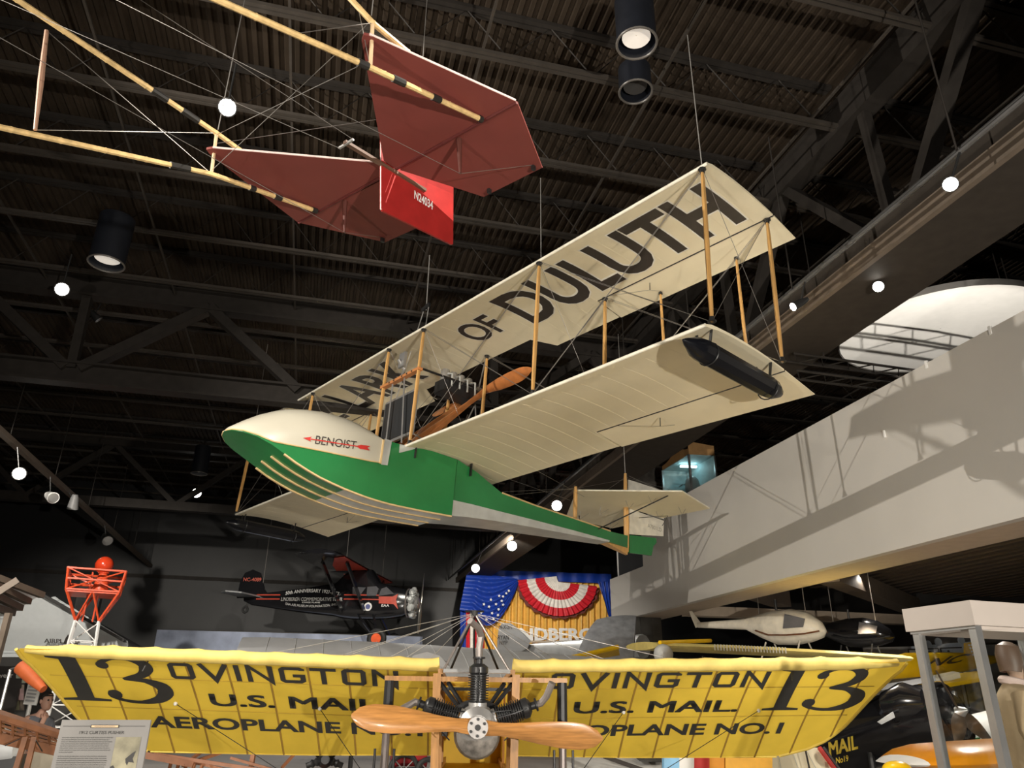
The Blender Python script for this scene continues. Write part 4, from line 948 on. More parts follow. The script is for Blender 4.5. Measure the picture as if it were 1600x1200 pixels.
# fin, tailplane
mb = MB(); mb.plate([(x, 0, z) for x, z in ((-.05, .05), (-.02, .7), (.12, 1.0), (.42, 1.13), (.75, 1.0), (1.0, .4), (1.25, .12))], (0, .06, 0)); fin = S.part('fin', mb, M_gloss)
write(S, 'NC-4089', mat('number_red', (.6, .12, .08), .5), lambda a, b: np.array((.1 + a * .72, -.034, .68 + b * .14)), fin, off=.015)
mb = MB(); mb.plate([(x, y, .12) for x, y in ((.0, -.3), (-.1, -1.2), (.25, -1.55), (.7, -1.2), (.9, -.1), (.9, .1), (.7, 1.2), (.25, 1.55), (-.1, 1.2), (0, .3))], (0, 0, .05)); S.part('tailplane', mb, mat('tail_silver', (.35, .36, .37), .3, metal=.4))
# wing with struts
wr = [(5.0, .98), (3.35, .96)]
for s in (-1, 1):
    mb = MB(); rings = []
    for y, k in ((.35, 1), (2.9, 1), (3.4, .85), (3.6, .5)):
        xa, xb = 4.18 + .98 * k, 4.18 - .85 * k
        rings.append([np.array((xa + (xb - xa) * q, s * y, 1.12 + .03 * y / 5 + (.14 * math.sin(math.pi * q ** .6) * (1 if i == 0 else -.25)))) for i, seq in enumerate((np.linspace(0, 1, 9), np.linspace(1, 0, 9)[1:-1])) for q in seq])
    mb.loft(rings); wgs = S.part('wing', mb, M_gloss, label='black wing with a red leading panel underneath')
    mb = MB(); mb.plate([(5.1, s * .4, 1.09), (5.1, s * 3.0, 1.11), (4.75, s * 3.0, 1.07), (4.15, s * 1.5, 1.065), (3.9, s * .4, 1.05)], (0, 0, .012)); S.part('red_panel', mb, M_s_red, wgs)
    for xa, xb in ((4.05, 4.35), (4.95, 5.2)):
        mb = MB(); mb.bar((xa, s * 2.3, 1.08), (xb, s * .55, -.42), .17, .05, (1, 0, 0)); S.part('wing_strut', mb, M_gloss)
    mb = MB(); mb.path([(5.5, s * .4, -.5), (5.9, s * 1.0, -1.38)], .05, 6); mb.path([(4.9, s * .4, -.5), (5.85, s * 1.0, -1.38)], .035, 6); g = S.part('gear_leg', mb, M_gloss)
    mb = MB(); mb.torus((5.9, s * 1.05, -1.38), (0, 1, 0), .25, .11, 22, 8); wh = S.part('wheel', mb, M_rubber)
    mb = MB(); mb.lathe([(.19, -.08), (.19, .08)], (5.9, s * 1.05, -1.38), (0, 1, 0), 18); S.part('wheel_disc', mb, mat('hub_orange', (.85, .12, .03), .4), wh)
mb = MB(); mb.torus((.35, 0, -.36), (0, 1, 0), .1, .045, 16, 6); tw = S.part('tail_wheel', mb, M_rubber); mb = MB(); mb.path([(.35, 0, -.36), (.45, 0, .0)], .03, 6); S.part('wheel_fork', mb, M_fit, tw)
# radial engine and propeller
en = np.array((6.72, 0, -.03))
mb = MB(); mb.lathe([(.4, -.05), (.38, .1), (.2, .32), (.02, .36)], en, (1, 0, 0), 18); ESn = S.part('engine', mb, M_castalu)
for k in range(9):
    a = k * 2 * math.pi / 9; d = np.array((0, math.sin(a), math.cos(a)))
    mb = MB(); mb.lathe([(.1, .2), (.13, .25), (.1, .3), (.13, .35), (.1, .4), (.13, .45), (.1, .5), (.07, .56)], en + (.12, 0, 0), d, 10); S.part('engine_cylinder', mb, M_alu, ESn)
mb = MB(); mb.torus(en + (-.05, 0, 0), (1, 0, 0), .5, .03, 22, 6); S.part('exhaust_ring', mb, M_pipe, ESn)
S.part('propeller', prop_mesh(en + (.42, 0, 0), (1, 0, 0), (0, .12, 1), 2.2, .17, .06, .6, 10), mat('propeller_metal', (.4, .38, .34), .3, metal=.7))
for p in ((4.9, -2.2, 1.2), (4.9, 2.2, 1.2), (.9, 0, .5)):
    q = S.w(p); mb = MB(); mb.path([q, (q[0], q[1], ZB)], .012, 5); S.part('hanging_cable', mb, M_wire, world=True)
# ------------------------------------------------------------------ patriotic stage curtain before the far wall
UC = 34.6
Q = lambda px, py, du=0: pu(px, py, UC + du)
cw0, cw1 = Q(752, 895), Q(958, 1030)
def cloth(nm, th, fn, m, nu_=40, nv_=14, par=None, label=None):
    mb = MB(); mb.grid(fn, np.linspace(0, 1, nu_), np.linspace(0, 1, nv_)); return th.part(nm, mb, m, par, label, True, fix=False)
def bil(c, a, b):  # corners px: tl, tr, bl, br
    tl, tr, bl, br = c; return (np.array(tl) * (1 - a) * (1 - b) + np.array(tr) * a * (1 - b) + np.array(bl) * (1 - a) * b + np.array(br) * a * b)
M_gold = mat('gold_drape', (.85, .50, .10), .5, var=.08); M_blue = mat('blue_satin', (.012, .05, .36), .45, var=.1); M_banr = mat('banner_red', (.66, .02, .035), .5); M_banw = mat('banner_white', (.85, .80, .74), .55)
ST = Thing('stage_curtain', 'gold stage curtain with blue drapes and a red and white bunting', 'curtain', np.array((1.6, 33.2, 0.0)))
tl, tr, bl, br = (740, 898), (960, 908), (735, 1062), (962, 1062)
cloth('gold_drape', ST, lambda a, b: Q(*bil((tl, tr, bl, br), a, b)) - AU * .08 * (math.sin(a * 150) + .3 * math.sin(a * 61 + 1)), M_gold, 260, 4)
tl2 = ((738, 890), (955, 897), (738, 903), (955, 912))
cloth('blue_valance', ST, lambda a, b: Q(*bil(tl2, a, b), -.28) - AU * .03 * math.sin(a * 60), M_blue, 120, 3)
# left swag: gathered high at the right top, falling to the left and bellied below
def swag(a, b):
    top = np.array((730 + 78 * a, 893 + 11 * a)); 
    bot = np.array((718 + 92 * a, 900 + 82 * math.sin(math.pi * min(1, max(0, a * .94 + .03))) ** .8 * (1 - .12 * a) + (30 if a < .0 else 0)))
    if a < .35: bot[1] = max(bot[1], 960 - 20 * (.35 - a))
    p = top + (bot - top) * b
    return Q(p[0], p[1], -.55) - AU * (.10 * math.sin(b * 34 + a * 5) * (.3 + math.sin(math.pi * a)) * .8)
cloth('blue_swag', ST, swag, M_blue, 40, 60, label='blue swag with white stars')
stars = [(791, 927), (780, 931), (767, 937), (784, 939), (756, 944), (775, 944), (764, 948), (786, 945), (752, 957), (769, 958), (779, 952), (778, 961), (760, 968), (786, 932), (771, 967), (795, 923)]
for k, (x, y) in enumerate(stars):
    c = Q(x, y, -.78); r = .075; ra = k * 1.3; mb = MB()
    P = [c + (AV * math.sin(ra + i * math.pi / 5) + AZ * math.cos(ra + i * math.pi / 5)) * (r if i % 2 == 0 else r * .42) for i in range(10)]
    mb.plate(P, AU * .01); ST.part('star', mb, M_white, bpy.data.objects['blue_swag'], world=True, smooth=False)
rs = ((948, 903), (958, 903), (948, 965), (958, 965))
cloth('blue_drape', ST, lambda a, b: Q(934 + 24 * a + 18 * b * (1 - a), 909 + 58 * b, -.5) - AU * .06 * math.sin(a * 22 + b * 3), M_blue, 40, 8)
bst = [(719, 728, M_blue), (728, 734, M_banr), (734, 740, M_banw), (740, 745, M_banr), (745, 750, M_banw), (750, 757, M_banr)]
for k, (x0, x1, m) in enumerate(bst):
    cloth('drape_stripe', ST, lambda a, b: Q(x0 + (x1 - x0) * a, 950 + 80 * b, -.3) - AU * .05 * math.sin(a * 6 + k), m, 10, 4)
# bunting: concentric half rings, pleated
def ring_(r0, r1, m, nm='bunting_band'):
    cx0, cy0 = 871, 904.5
    def f(a, b):
        th_ = math.pi * (.03 + .94 * a); r = r0 + (r1 - r0) * b
        return Q(cx0 - 62 * r * math.cos(th_) , cy0 + 4.5 * (-math.cos(th_)) + 58 * r * math.sin(th_) ** .92, -.50) - AU * (.05 * math.sin(a * 130) * r)
    cloth(nm, ST, f, m, 160, 3)
ring_(0.02, .33, M_banw); ring_(.33, .56, M_banr); ring_(.56, .78, M_banw); ring_(.78, 1.0, M_banr)
def fr(a, b):
    th_ = math.pi * (.06 + .88 * a); r = 1.0 + .09 * b * (.75 + .25 * math.sin(a * 70))
    return Q(871 - 62 * r * math.cos(th_), 904.5 + 4.5 * (-math.cos(th_)) + 58 * r * math.sin(th_) ** .92, -.36)
cloth('fringe', ST, fr, mat('dark_fringe', (.16, .04, .03), .7), 120, 3)
TL = Thing('stage_lettering', 'white free-standing letters across the gold curtain', 'sign', Q(860, 1003, -1.2))
V, F, d = glyphs('LINDBERGH', .03); a0_, a1_, h0_ = Q(790, 1001, -1.2), Q(946, 1001, -1.2), Q(790, 981, -1.2)
mb = MB(); f = quad(a0_, a1_, h0_); mb.add([f(p[0], p[1]) for p in V], F); mb.add([f(p[0], p[1]) + AU * .06 for p in V], F); TL.part('letters', mb, M_white, world=True, smooth=False, fix=False)
mb = MB(); mb.box((0, 0, -.08), (.1, np.linalg.norm(a1_ - a0_), 0), (AU, nrm(a1_ - a0_), AZ), a0_); TL.part('plinth', mb, M_tan, world=True)
for y in (.3, 3.8):
    mb = MB(); mb.path([a0_ + nrm(a1_ - a0_) * y - AZ * .08 + AU * .05, a0_ * (1, 1, 0) + nrm(a1_ - a0_) * y + AU * .05], .04, 6); TL.part('post', mb, M_fit, world=True)
# ------------------------------------------------------------------ silver transatlantic monoplane: tail, fuselage, wing
YSX = 0
SP = Thing('silver_monoplane', 'silver monoplane with RYAN lettering on its rudder before the curtain', 'airplane', dp(860, 1030, 20))
D1 = 20.5
rud = [(798, 974.5), (806, 980), (816, 989), (829, 1001), (824, 1012), (812, 1018), (777, 1017), (777, 1002), (779, 984), (784, 974)]
P = [dp(x, y, D1) for x, y in rud]; nR = nrm(np.cross(P[2] - P[0], P[5] - P[0]))
mb = MB(); mb.plate(P, nR * .08); R_ = SP.part('rudder', mb, M_silver, world=True)
for txt, x0, x1, y, h in (('N-X-211', 780.5, 800, 983, 6), ('RYAN', 778, 795, 999.5, 7), ('NYP', 780.5, 793, 1007.5, 6.5)):
    write(SP, txt, M_letter, quad(dp(x0, y, D1 - .12), dp(x1, y, D1 - .12), dp(x0, y - h, D1 - .12)), R_, .01, world=True)
mb = MB(); q0 = dp(779, 1012, D1); q1 = dp(830, 1006, D1 + .2); q2 = dp(960, 1000, D1 - 1.5)
mb.loft([[c + (AV * math.cos(a) * .7 + AZ * math.sin(a)) * r + AU * 0 for a in np.linspace(0, 2 * math.pi, 13)[:-1]] for c, r in ((q0, .05), (dp(800, 1013, D1), .08), (dp(830, 1013, D1 + .1), .12), (dp(890, 1013, D1 - .3), .2), (dp(950, 1012, D1 - .8), .27), (dp(1005, 1010, D1 - 1.2), .3))]); SP.part('fuselage', mb, mat('silver_metal', (.36, .37, .38), .35, metal=.2), world=True)
mb = MB(); rr = []
for k in range(9):
    a = k / 8; t0 = dp(932 + 62 * a, 968 - 6 * a - 3 * math.sin(a * 3.1), 18.0); t1 = dp(898 + 92 * a, 1030 + 2 * a, 16.6); rr.append([t0 + (t1 - t0) * q + AZ * .1 * math.sin(math.pi * q) for q in np.linspace(0, 1, 8)] + [t0 + (t1 - t0) * q - AZ * .06 for q in np.linspace(1, 0, 8)])
mb.loft(rr); SP.part('wing', mb, mat('silver_metal2', (.36, .37, .4), .35, metal=.15, var=.2), world=True)
mb = MB(); mb.path([dp(893, 1028, 15.2), dp(966, 1011, 15.6)], .05, 8); YS = Thing('yellow_wing_tip', 'yellow wing edge rising beside the dark column', 'airplane', dp(893, 1040, 15)); YS.part('leading_edge', mb, M_yellowp, world=True)
mb = MB(); mb.plate([dp(893, 1028, 15.2), dp(966, 1011, 15.6), dp(968, 1022, 16.1), dp(900, 1034, 15.7)], AZ * .05); YS.part('wing', mb, M_yellowp, world=True)
# big pale wing right behind the yellow monoplane
PW = Thing('pale_wing_airplane', 'wide pale grey wing behind the yellow monoplane', 'airplane', dp(660, 1060, 13))
mb = MB(); rr = []
for k in range(15):
    a = k / 14; tp_ = np.array((380 + 585 * a, 994 + 36 * a - 4 * math.sin(a * 3.1))); t0 = dp(*tp_, 14.2); t1 = t0 - AU * 1.75 - AZ * .72
    if k == 0: t0 = t0 * .97 + t1 * .03
    rr.append([t0 + (t1 - t0) * q + AZ * .10 * math.sin(math.pi * q) for q in np.linspace(0, 1, 9)] + [t0 + (t1 - t0) * q - AZ * .05 for q in np.linspace(1, 0, 9)])
mb.loft(rr); PWm = PW.part('wing', mb, M_palew, world=True)
for k in range(1, 14):
    a = k / 14; r0 = [p + AZ * .004 for p in rr[k][:9]]; mb = MB(); mb.path(r0, .008, 4); PW.part('rib', mb, mat('pale_rib', (.72, .73, .75), .5), PWm, world=True)
c = (rr[7][4] + rr[7][0]) / 2
write(PW, 'N3PHZ', M_letter, quad(dp(640, 1047, 12.9), dp(690, 1048, 12.9), dp(642, 1040, 13.0)), PWm, .03, world=True)
mb = MB(); e0, e1 = dp(690, 1050, 13.6), dp(640, 1120, 20); mb.loft([rrect(0, .1, .1, 0)]) if False else mb.path([dp(665, 1062, 12.8), dp(660, 1080, 14.5), dp(650, 1085, 19)], [.45, .4, .15], 12); PW.part('fuselage', mb, M_palew, world=True)
for px in (560, 760):
    a = dp(px, 1045, 13.2); mb = MB(); mb.path([a, (a[0], a[1], 0)], .04, 6); PW.part('stand', mb, M_fit, world=True)
# cloud mural on the far partition
MU = Thing('cloud_mural', 'long blue grey cloud mural panel before the far wall', 'mural', dp(455, 1040, 28))
mb = MB(); a, b = dp(246, 984, 28), dp(660, 995, 28); h = AZ * 3.2
mb.plate([a, b, b - h, a - h], AU * .1)
mm = mat('cloud_print', (.30, .34, .45), .7, var=.45, scale=.9); MU.part('panel', mb, mm, world=True)
mb = MB(); mb.bar(a, b, .06, .06); MU.part('top_rail', mb, M_charcoal, world=True)
# ------------------------------------------------------------------ left background: clapboard hangar, beacon tower, rafters
HG = Thing('clapboard_hangar', 'white clapboard hangar gable with AIRPLANE lettering', 'building', (-12.5, 22.5, 0))
dH = 22.0; ap_ = dp(62, 928, dH); lf_ = dp(-25, 962, dH); rt_ = dp(196, 1004, dH); bl_ = dp(-25, 1027, dH); br_ = dp(196, 1027, dH)
mb = MB(); mb.plate([bl_ + AU * .1, br_ + AU * .1, rt_ + AU * .1, ap_ + AU * .1, lf_ + AU * .1], AU * .12); WLL = HG.part('gable_wall', mb, M_siding, world=True)
ex = nrm(br_ - bl_); Lw = np.linalg.norm(br_ - bl_); z0, z1 = bl_[2], ap_[2]
n = 15
ta = (ap_ - bl_) @ ex; tr_ = Lw
for k in range(n):
    za, zb = z0 + (z1 - z0) * k / n, z0 + (z1 - z0) * (k + 1) / n
    def span(z):
        l = 0 if z <= lf_[2] else ta * (z - lf_[2]) / (ap_[2] - lf_[2]); r = Lw if z <= rt_[2] else Lw - (Lw - ta) * (z - rt_[2]) / (ap_[2] - rt_[2]); return l, r
    l0, r0 = span(za); l1, r1 = span(zb - .005); b0 = np.array((bl_[0], bl_[1], 0))
    if r1 - l1 < .05: r1 = l1 + .05
    o = b0 + AZ * 0; mb = MB(); f_ = -AU * .05; bk = -AU * .015
    mb.loft([[o + ex * l0 + AZ * za + f_, o + ex * l1 + AZ * zb + bk, o + ex * l1 + AZ * zb + AU * .05, o + ex * l0 + AZ * za + AU * .05], [o + ex * r0 + AZ * za + f_, o + ex * r1 + AZ * zb + bk, o + ex * r1 + AZ * zb + AU * .05, o + ex * r0 + AZ * za + AU * .05]]); HG.part('clapboard', mb, M_siding, WLL, world=True, smooth=False)
for p, q in ((lf_, ap_), (ap_, rt_)):
    mb = MB(); mb.bar(p - AU * .12 + AZ * .03, q - AU * .12 + AZ * .03, .2, .07); HG.part('barge_board', mb, M_charcoal, world=True)
write(HG, 'AIRPLANE', M_letter, quad(dp(69, 1004, dH - .15), dp(122, 1006, dH - .15), dp(69, 997.5, dH - .15)), WLL, .02, world=True)
mb = MB(); c = dp(105, 999, dH - .2); mb.plate([c + ex * x + AZ * z for x, z in ((-.09, -.13), (.09, -.13), (.05, .05), (0, .14), (-.05, .05))], AU * .02); HG.part('sign_arrow', mb, M_letter, WLL, world=True)
write(HG, 'T', M_letter, quad(dp(-9, 969, dH - .15), dp(4, 969, dH - .15), dp(-9, 961.5, dH - .15)), WLL, .02, world=True)
mb = MB(); mb.plate([bl_ - AU * .1, br_ - AU * .1, br_ - AU * .1 - AZ * 2.6, bl_ - AU * .1 - AZ * 2.6], AU * .1); HG.part('lower_wall', mb, M_charcoal, world=True)
mb = MB(); mb.plate([p + AU * 3 for p in (rt_, ap_, ap_ - AU * 2.9, rt_ - AU * 2.9)], AZ * .05); HG.part('roof', mb, M_charcoal, world=True)
# rafters over a white canopy, far left
RF = Thing('rafter_canopy', 'brown rafter canopy over white panels at the left edge', 'canopy', dp(10, 990, 17))
cp = [dp(-30, 895, 17), dp(62, 930, 19), dp(10, 962, 19), dp(-40, 962, 17)]
mb = MB(); mb.plate(cp, AZ * .03); RF.part('white_panel', mb, mat('canopy_white', (.82, .84, .85), .7), world=True)
for (x0, y0, x1, y1) in ((-30, 893, 66, 930), (-20, 908, 45, 940), (-20, 925, 32, 950), (-20, 945, 20, 958)):
    mb = MB(); mb.bar(dp(x0, y0, 16.8), dp(x1, y1, 18.8), .14, .14); RF.part('rafter', mb, M_brown, world=True)
mb = MB(); mb.bar(dp(-10, 930, 16.6), dp(28, 906, 16.9), .12, .14); RF.part('cross_beam', mb, M_brown, world=True)
for x in (-20, 14):
    a = dp(x, 958, 17); mb = MB(); mb.bar(a, (a[0], a[1], 0), .12, .12); RF.part('post', mb, M_brown, world=True)
# beacon tower
BT = Thing('beacon_tower', 'red and white lattice beacon tower with a red globe on top', 'tower', np.array((-10.95, 20.9, 0)))
cT = dp(152, 900, 20.3); cT[2] = 0; RO = (AV * .98 + AU * .2); RO = nrm(RO); RP = np.cross(AZ, RO)
def tc(r, z): return [cT + (RO * sx + RP * sy) * r + AZ * z for sx, sy in ((-1, -1), (1, -1), (1, 1), (-1, 1))]
def zof(py): return dp(152, py, 20.3)[2]
zA, zB, zC, zD = zof(895), zof(928), zof(974), 0.0
l0, l1, l2, l3 = tc(.68, zA), tc(.62, zB), tc(.27, zC), tc(.5, 0)
def lat(nm, a, b, r, m):
    mb = MB(); mb.path([a, b], r, 5); BT.part(nm, mb, m, world=True)
for i in range(4):
    j = (i + 1) % 4
    for a, b in ((l0[i], l1[i]), (l1[i], l2[i]), (l0[i], l0[j]), (l1[i], l1[j]), ((l0[i] + l1[i]) / 2, (l0[j] + l1[j]) / 2)): lat('cage_bar', a, b, .032, M_redor)
    lat('cage_brace', l0[i], l1[j], .02, M_redor); lat('cage_brace', l0[j], l1[i], .02, M_redor); lat('cage_brace', (l1[i] + l1[j]) / 2, l2[i], .026, M_redor); lat('cage_brace', (l1[i] + l1[j]) / 2, l2[j], .026, M_redor)
    lat('leg', l2[i], l3[i], .035, M_white)
    for k in range(7):
        a = k / 7; b = (k + 1) / 7; lat('leg_brace', l2[i] + (l3[i] - l2[i]) * a, l2[j] + (l3[j] - l2[j]) * b, .015, M_white); lat('leg_rail', l2[i] + (l3[i] - l2[i]) * b, l2[j] + (l3[j] - l2[j]) * b, .018, M_white)
    lat('mast_bar', cT + (RO * (-.12, .12, .12, -.12)[i] + RP * (-.12, -.12, .12, .12)[i]) + AZ * zC, cT + (RO * (-.12, .12, .12, -.12)[i] + RP * (-.12, -.12, .12, .12)[i]) + AZ * zA, .02, M_redor)
mb = MB(); mb.plate([p - AZ * .05 for p in l1], AZ * .03); BT.part('deck', mb, M_redor, world=True)
mb = MB(); mb.ball(dp(163, 883, 20.3), .23, 20, 12); BT.part('beacon_globe', mb, mat('beacon_gloss', (.62, .05, .015), .2, coat=.5), world=True)
mb = MB(); g = dp(163, 890, 20.3); mb.lathe([(.2, -.55), (.16, -.3), (.1, -.12), (.14, -.1), (.14, 0)], g, AZ, 14); BT.part('beacon_base', mb, M_redor, world=True)
# ------------------------------------------------------------------ right side: black mail biplane, its propeller and lettering
MP = Thing('black_mail_plane', 'glossy black biplane with yellow MAIL lettering beyond the yellow wing', 'airplane', dp(1400, 1250, 12.3) * (1, 1, 0))
axm = [(dp(1500, 1113, 11.5), .25), (dp(1488, 1114, 11.6), .42), (dp(1450, 1119, 11.9), .47), (dp(1400, 1136, 12.3), .50), (dp(1340, 1159, 12.8), .47), (dp(1290, 1176, 13.2), .42), (dp(1180, 1215, 14.3), .3), (dp(1050, 1260, 15.5), .12)]
def circ(c, t, r, n=20): 
    x = nrm(np.cross(AZ, t)); y = np.cross(t, x); return [c + (x * math.cos(a) + y * math.sin(a) * 1.05) * r for a in np.linspace(0, 2 * math.pi, n + 1)[:-1]]
mb = MB(); T_ = nrm(axm[0][0] - axm[-1][0]); mb.loft([circ(c, T_, r) for c, r in axm]); MF = MP.part('fuselage', mb, M_gloss, world=True)
def msurf(px, py):
    """point on the near side of the fuselage seen at that place"""
    r = ray(px, py); best = None
    for d in np.linspace(10.5, 14.5, 400):
        p = CAM + r * d; k = min(range(len(axm) - 1), key=lambda i: np.linalg.norm(p - (axm[i][0] + axm[i + 1][0]) / 2)); a, b = axm[k], axm[k + 1]
        q = np.clip((p - a[0]) @ (b[0] - a[0]) / ((b[0] - a[0]) @ (b[0] - a[0])), 0, 1)
        if np.linalg.norm(p - (a[0] + (b[0] - a[0]) * q)) < a[1] + (b[1] - a[1]) * q + .012: return p
    return CAM + r * 12.6
def mtext(txt, p0, p1, up, m, off):
    V, F, d = glyphs(txt, off); cache = {}
    def f(a, b):
        return msurf(p0[0] + (p1[0] - p0[0]) * a + up[0] * b, p0[1] + (p1[1] - p0[1]) * a + up[1] * b)
    MP.part('lettering', lay(V, F, f), m, MF, None, True, smooth=False, fix=False)
mtext('MAIL', (1296, 1182), (1341, 1170), (-2, -22), mat('mail_yellow', (.9, .66, .08), .5), .03)
mtext('M. No19', (1296, 1196), (1326, 1189), (-1, -9.5), mat('mail_yellow', (.9, .66, .08), .5), .02)
mb = MB(); cm = axm[1][0]; mb.torus(cm, T_, .42, .05, 28, 8); MP.part('cowl_ring', mb, M_gloss, MF, world=True)
sp_ = dp(1497, 1114, 11.2)
mb = MB(); mb.lathe([(.09, 0), (.08, .06), (.02, .16)], sp_, T_, 14); PPm = MP.part('propeller_hub', mb, M_stain, world=True)
for an in (2.25, 4.0, 6.1):
    xd = nrm(np.cross(AZ, T_)); d = xd * math.sin(an) + np.cross(T_, xd) * math.cos(an); rings = []
    for r in np.linspace(.05, .62, 8):
        e = nrm(np.cross(T_, d)) * math.cos(.5) + T_ * math.sin(.5); ch = .09 * (.5 + math.sin(math.pi * min(1, r / .62) ** .8) * .7)
        rings.append([sp_ + T_ * .03 + d * r + e * ch * math.cos(k) + np.cross(d, e) * .014 * math.sin(k) for k in np.linspace(0, 2 * math.pi, 9)[:-1]])
    mb = MB(); mb.loft(rings); MP.part('propeller_blade', mb, mat('blade_bronze', (.2, .14, .09), .35, metal=.5), PPm, world=True)
for k in range(7):
    an = k * 2 * math.pi / 7; xd = nrm(np.cross(AZ, T_)); d = xd * math.cos(an) + np.cross(T_, xd) * math.sin(an)
    mb = MB(); mb.lathe([(.05, .12), (.07, .16), (.05, .2), (.07, .24), (.05, .28), (.05, .36)], cm + T_ * .06, d, 10); MP.part('engine_cylinder', mb, M_iron, world=True)
wcl, wcr = dp(1386, 1066, 12.8), dp(1462, 1060, 12.0)
mb = MB(); mb.plate([wcl, wcr, wcr + T_ * -.9 + AV * -1.0, wcl + T_ * -.9 + AV * -.6], AZ * .08); MP.part('upper_wing', mb, M_gloss, world=True)
mb = MB(); mb.plate([wcl - AZ * .06, (wcl + wcr) / 2 - AZ * .06, (wcl + wcr) / 2 - AZ * .22, wcl - AZ * .26], AU * .03); MP.part('wing_highlight', mb, M_cream, world=True)  # cream plate standing in for the highlight under the black wing
for px0, py0, px1, py1 in ((1398, 1068, 1396, 1128), (1412, 1066, 1450, 1085), (1440, 1062, 1490, 1100), (1432, 1064, 1425, 1120)):
    mb = MB(); mb.path([dp(px0, py0, 12.3), dp(px1, py1, 11.8)], .025, 6); MP.part('cabane_strut', mb, M_gloss, world=True)
mb = MB(); mb.loft([circ(c, T_, r) for c, r in ((dp(1375, 1118, 12.2), .05), (dp(1392, 1108, 12.1), .26), (dp(1425, 1098, 11.9), .3), (dp(1452, 1098, 11.7), .2))]); MP.part('cockpit_fairing', mb, M_gloss, world=True)
mb = MB(); mb.plate([dp(1371, 1128, 11.75), dp(1395, 1112, 11.7), dp(1398, 1121, 11.7), dp(1377, 1132, 11.75)], AU * .02); MP.part('windscreen', mb, mat('screen_pale', (.75, .78, .8), .1), world=True)
for px in (1440, 1360):
    a = dp(px, 1175, 12.2); mb = MB(); mb.path([a, (a[0], a[1], .0)], .05, 8); MP.part('gear_leg', mb, M_fit, world=True)
# cream panelled wing with a red edge, in front of the mail plane's fuselage
CW = Thing('cream_wing', 'cream fabric wing end with a red and black edge below the yellow wing', 'wing', dp(1240, 1280, 11.5) * (1, 1, 0))
Pc = [dp(1190, 1168, 11.6), dp(1276, 1168, 11.6), dp(1312, 1218, 11.2), dp(1190, 1218, 11.2)]
mb = MB(); mb.plate(Pc, AU * .08); cwm = CW.part('panel', mb, M_linen, world=True)
mb = MB(); mb.bar(Pc[1] - AU * .06, Pc[2] - AU * .06, .05, .06, AU); CW.part('red_edge', mb, M_red, cwm, world=True)
mb = MB(); mb.bar(Pc[1] - AU * .06 + AV * .07, Pc[2] - AU * .06 + AV * .07, .04, .05, AU); CW.part('black_edge', mb, M_letter, cwm, world=True)
for k in (.25, .5, .75):
    mb = MB(); mb.bar(Pc[0] + (Pc[1] - Pc[0]) * k - AU * .045, Pc[3] + (Pc[2] - Pc[3]) * k - AU * .045, .012, .01, AU); CW.part('rib', mb, M_cream, cwm, world=True)
mb = MB(); mb.bar(dp(1258, 1170, 11.2), dp(1268, 1216, 10.9), .02, .03); CW.part('black_rod', mb, M_letter, world=True)
mb = MB(); a = dp(1240, 1216, 11.3); mb.path([a, (a[0], a[1], 0)], .04, 6); CW.part('stand', mb, M_fit, world=True)
# orange wing in front of it
OW = Thing('orange_wing_airplane', 'glossy orange wing end with a white band beside the glass case', 'wing', dp(1470, 1280, 9.6) * (1, 1, 0))
rr = []
for k in range(13):
    a = k / 12; cpx = np.array((1396 + 190 * a, 1196 - 12 * a)); hh = .20 * math.sin(min(1, a * 2.4 + .08) * math.pi / 2); c = dp(cpx[0], cpx[1] - 4, 9.6)
    rr.append([c + AZ * hh * math.sin(q) * (1 if math.sin(q) > 0 else .55) + AU * .75 * math.cos(q) * min(1, .45 + a * 2) for q in np.linspace(0, 2 * math.pi, 19)[:-1]])
mb = MB(); mb.loft(rr[1:]); OWm = OW.part('wing', mb, M_orange, world=True)
mb = MB(); mb.loft([rr[0], rr[1]]); OW.part('white_tip', mb, M_white, OWm, world=True)
mb = MB(); a = dp(1500, 1205, 9.6); mb.path([a, (a[0], a[1], 0)], .05, 8); OW.part('stand', mb, M_fit, world=True)
mb = MB(); mb.ball(dp(1402, 1203, 9.2), .13, 14, 10, (1.4, 1, .8)); OW.part('wing_bud', mb, M_yellowp, world=True)
# yellow parked planes behind
YN = Thing('yellow_trainer', 'bright yellow airplane with NC lettering along its fuselage', 'airplane', dp(1480, 1150, 16) * (1, 1, 0))
ay = [(dp(1385, 1046, 15.2), .2), (dp(1420, 1042, 15.4), .26), (dp(1470, 1039, 16), .24), (dp(1525, 1032, 16.6), .15), (dp(1560, 1030, 17), .06)]
mb = MB(); mb.loft([circ(c, nrm(ay[0][0] - ay[-1][0]), r, 16) for c, r in ay]); yf = YN.part('fuselage', mb, M_yellowp, world=True)
write(YN, 'NC', M_letter, quad(dp(1441, 1044, 15.35), dp(1508, 1034, 15.6), dp(1452, 1030, 15.35)), yf, .03, world=True, shear=.35)
mb = MB(); mb.plate([dp(1507, 1030, 16.4), dp(1507, 1005, 16.4), dp(1518, 1003, 16.5), dp(1532, 1030, 16.6)], AU * .05); fy = YN.part('fin', mb, M_yellowp, world=True)
for i in range(4):
    for j in range(3):
        mb = MB(); mb.lathe([(.022, 0), (.022, .01)], dp(1514 + j * 4 + i * 2, 1008 + i * 5, 16.3), -AU, 8); YN.part('white_dot', mb, M_white, fy, world=True)
mb = MB(); mb.plate([dp(1440, 1062, 15.2), dp(1545, 1049, 15.8), dp(1545, 1060, 15), dp(1462, 1074, 14.6)], AZ * .07); YN.part('lower_wing', mb, M_yellowp, world=True)
mb = MB(); mb.plate([dp(1466, 1064, 14.9), dp(1500, 1055, 14.9), dp(1490, 1053, 15), dp(1450, 1061, 15)], AZ * .1); YN.part('wing_stripe', mb, M_cream, world=True)
